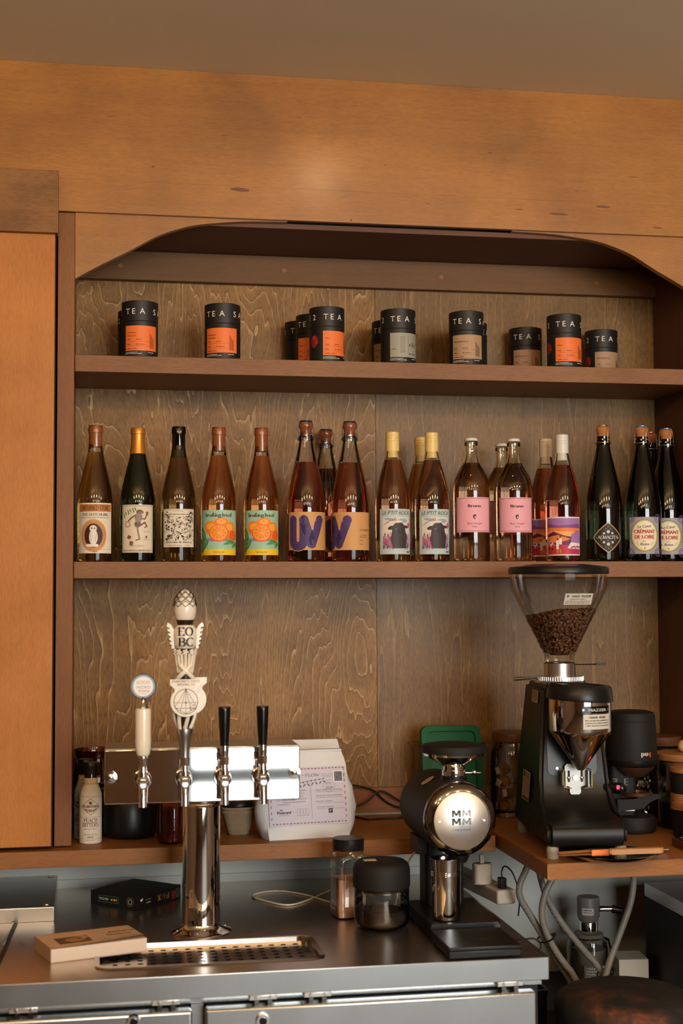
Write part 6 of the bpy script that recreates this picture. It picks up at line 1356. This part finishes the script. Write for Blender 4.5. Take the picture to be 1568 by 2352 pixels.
# ------------------------------------------------------------------ below the grinder board
P('strip_white', S(206, 190, 172), 0.45); P('hose', S(132, 126, 114), 0.5); P('pump_grey', S(120, 114, 106), 0.45)
ps = thing('power_strip', 'cream white power strip sticking out beside the right end of the counter', 'power strip', (.9400, .1120, .8760), .145)
B().box(-.0230, .0230, -.155, .146, 0, .0330, 'strip_white', .006, 4).done('housing', None, ps)
for y in (-.12, -.07, -.02): B().box(-.010, .010, y-.012, y+.012, .0331, .0336, 'label_white').done('socket', None, ps)
ch = thing('usb_charger', 'white charger block plugged into the power strip', 'charger', (.9265, .0350, .8760+.0338), .145)
B().prism(rrect(-.0215, .0215, -.0150, .0150, .010), 0, .046, 'strip_white', 'Z', .0025).done('block', None, ch)
B().box(-.006, .004, -.004, .004, .0462, .066, 'strip_white', .001).done('plug', None, ch)
pg = thing('black_plug', 'small black plug in the power strip right of the white charger', 'plug', (.9560, -.0250, .8760+.0338), .145)
B().box(-.0075, .0075, -.010, .010, 0, .024, 'black', .002).done('plug_body', None, pg)
B().tube([(0, 0, .024), (0, .002, .040), (.012, .010, .050), (.035, .012, .030), (.040, -.010, -.02), (.030, -.02, -.06)], .0018, 8, 'cable_black', 2).done('cable', None, pg)
def hose_mat(name):
    m, nt, bs = nodes(name); tcn = nt.nodes.new('ShaderNodeTexCoord').outputs['Object']
    w = nt.nodes.new('ShaderNodeTexWave'); w.inputs['Scale'].default_value = 190; w.inputs['Distortion'].default_value = 3; w.bands_direction = 'DIAGONAL'; nt.links.new(tcn, w.inputs['Vector'])
    r_ = ramp(nt, [(.35, S(112, 106, 98)), (.75, S(146, 140, 128))]); nt.links.new(w.outputs['Fac'], r_.inputs['Fac']); nt.links.new(r_.outputs['Color'], bs.inputs['Base Color']); bs.inputs['Roughness'].default_value = .45
hose_mat('braid')
for lab, p in (('braided grey hose looping out farthest left under the grinder board', [(1.015, -.070, .997), (.995, -.080, .957), (.978, -.085, .930), (.977, -.085, .901), (1.002, -.085, .862), (1.032, -.085, .813), (1.066, -.085, .754), (1.098, -.085, .709), (1.12, -.085, .60)]),
               ('braided grey hose slanting down to the right in front of the water filter', [(1.030, -.050, .997), (1.033, -.055, .952), (1.044, -.060, .904), (1.069, -.060, .854), (1.114, -.060, .795), (1.180, -.060, .722), (1.20, -.06, .66)]),
               ('braided grey hose crossing in front of the slanting one', [(1.062, -.105, .997), (1.052, -.108, .950), (1.029, -.112, .917), (1.019, -.112, .875), (1.025, -.112, .837), (1.055, -.112, .778), (1.104, -.112, .719), (1.13, -.112, .60)]),
               ('braided grey hose coming down on the right of the water filter', [(1.249, -.080, .997), (1.249, -.080, .938), (1.242, -.080, .880), (1.215, -.080, .814), (1.176, -.085, .729), (1.165, -.085, .66)])):
    tag(B().tube(p, .0075, 12, 'braid', 2).done('braided_hose'), lab, 'hose', 'braided hoses under the board')
for lab, loc in (('black cable tie around two hoses near the counter corner', (1.033, -.098, .812)), ('black cable tie where two hoses meet by the white box', (1.180, -.072, .722))):
    t = thing('cable_tie', lab, 'cable tie', loc)
    B().tube([(.017*math.cos(2*PI*k/20), .026*math.sin(2*PI*k/20), .006*math.cos(2*PI*k/20)) for k in range(21)], .0018, 6, 'black').done('loop', None, t); B().ball((.019, -.004, .008), .0045, 'black', 10).done('head', None, t)
sf = tag(B().box(.905, 1.305, -.045, .2615, .600, .640, 'black_deep').done('low_shelf'), 'dark low shelf under the grinder board holding the water filter', 'shelf')
wf = thing('water_filter', 'clear canister water filter with a grey cylindrical valve on top', 'water filter', (1.2040, .1000, .6403))
B().lathe([(0, 0), (.048, 0), (.0515, .004), (.0520, .100), (.0480, .116), (.0300, .124)], 40, m='clear_glass').done('canister', None, wf)
B().lathe([(0, .004), (.040, .004), (.040, .095), (0, .098)], 32, m='pump_grey').done('cartridge', None, wf)
B().lathe([(0, .118), (.032, .118), (.034, .122), (.034, .130), (.0205, .134), (.0205, .160), (.0235, .161), (.0235, .168), (.0265, .169), (.0265, .212), (.0250, .215), (0, .2155)], 40, m='pump_grey').done('valve', None, wf)
B().lathe([(.0206, .136), (.0216, .137), (.0216, .156), (.0206, .158)], 36, m='chrome').done('chrome_sleeve', None, wf)
B().cyl((.024, -.012, .188), (.055, -.018, .188), .007, .006, 14, 'chrome').cyl((.052, -.018, .188), (.075, -.022, .184), .010, .009, 12, 'black_gloss').done('fitting', None, wf)
q = Dec(); q.rect(-.030, .030, .028, .066, 'l_grey', 0); fl_ = q.build('filter_label', wf, .0521)
d = Dec()
for k in range(5): d.micro(-.026, .010, .032+k*.0065, .0030, 'label_white', k)
d.rect(.016, .028, .030, .064, 'label_white', 1); d.text('CE', .022, .054, .006, 'ink', 2); d.build('print', fl_, .0521, .0005)
q = Dec(); q.rect(-.024, .004, .176, .192, 'label_white', 0); q.micro(-.020, .000, .186, .003, 'ink', 3, 1); q.micro(-.020, .002, .181, .002, 'ink', 5, 1); q.build('valve_label', wf, .0266)
wbx = thing('white_carton', 'pale cardboard box behind the hoses next to the water filter', 'box', (1.2780, -.0120, .6403), -.12)
B().box(-.0480, .020, -.030, .050, 0, .100, 'white_wall', .001).done('carton', None, wbx)
B().box(.0202, .0208, -.028, .048, .005, .095, 'c_red').done('red_side', None, wbx)
def rusty():
    m, nt, bs = nodes('rusty_black'); tcn = nt.nodes.new('ShaderNodeTexCoord').outputs['Object']
    n1 = noise(nt, mapping(nt, tcn, (9, 9, 4)), 1.0, 6, .65, .8); r_ = ramp(nt, [(.50, S(22, 19, 17)), (.62, S(66, 36, 20)), (.74, S(136, 68, 32))]); nt.links.new(n1.outputs['Fac'], r_.inputs['Fac']); nt.links.new(r_.outputs['Color'], bs.inputs['Base Color']); bs.inputs['Roughness'].default_value = .75
rusty()
dr = thing('knock_bin', 'dark round bin dusted with rust-brown coffee grounds, bottom right corner', 'bin', (1.085, -.440, .30), 0)
B().lathe([(0, 0), (.105, 0), (.112, .006), (.132, .40), (.140, .445), (.1405, .462), (.134, .476), (.118, .486), (.060, .492), (0, .493)], 56, m='rusty_black').done('bin_body', None, dr)
for s_ in (-1, 1): B().tube([(s_*.135, -.02, .455), (s_*.110, -.105, .44), (s_*.085, -.135, .40), (s_*.075, -.142, .33), (s_*.072, -.143, .25)], .0030, 8, 'grey_plastic', 2).done('handle', None, dr)
bx_ = thing('black_crate', 'black plastic crate in the shadow between the counter and the round bin', 'crate', (.935, -.165, .20))
loft(B(), [(0, rrect(-.035, .035, -.12, .10, .01)), (.54, rrect(-.038, .040, -.125, .105, .01)), (.555, rrect(-.040, .043, -.128, .108, .01)), (.555, rrect(-.034, .036, -.12, .10, .01)), (.06, rrect(-.030, .032, -.115, .095, .01))], 'black_satin', True, True).done('crate_body', None, bx_)
cbn = thing('side_cabinet', 'black cabinet side with a pale steel edge in the dark lower right corner', 'cabinet', (1.50, -.23, 0.0))
B().box(-.185, .25, -.24, .25, .0, .868, 'black_deep').done('carcass', None, cbn)
B().box(-.1865, .25, -.2415, .252, .869, .899, 'steel_satin', .001).done('steel_edge', None, cbn)
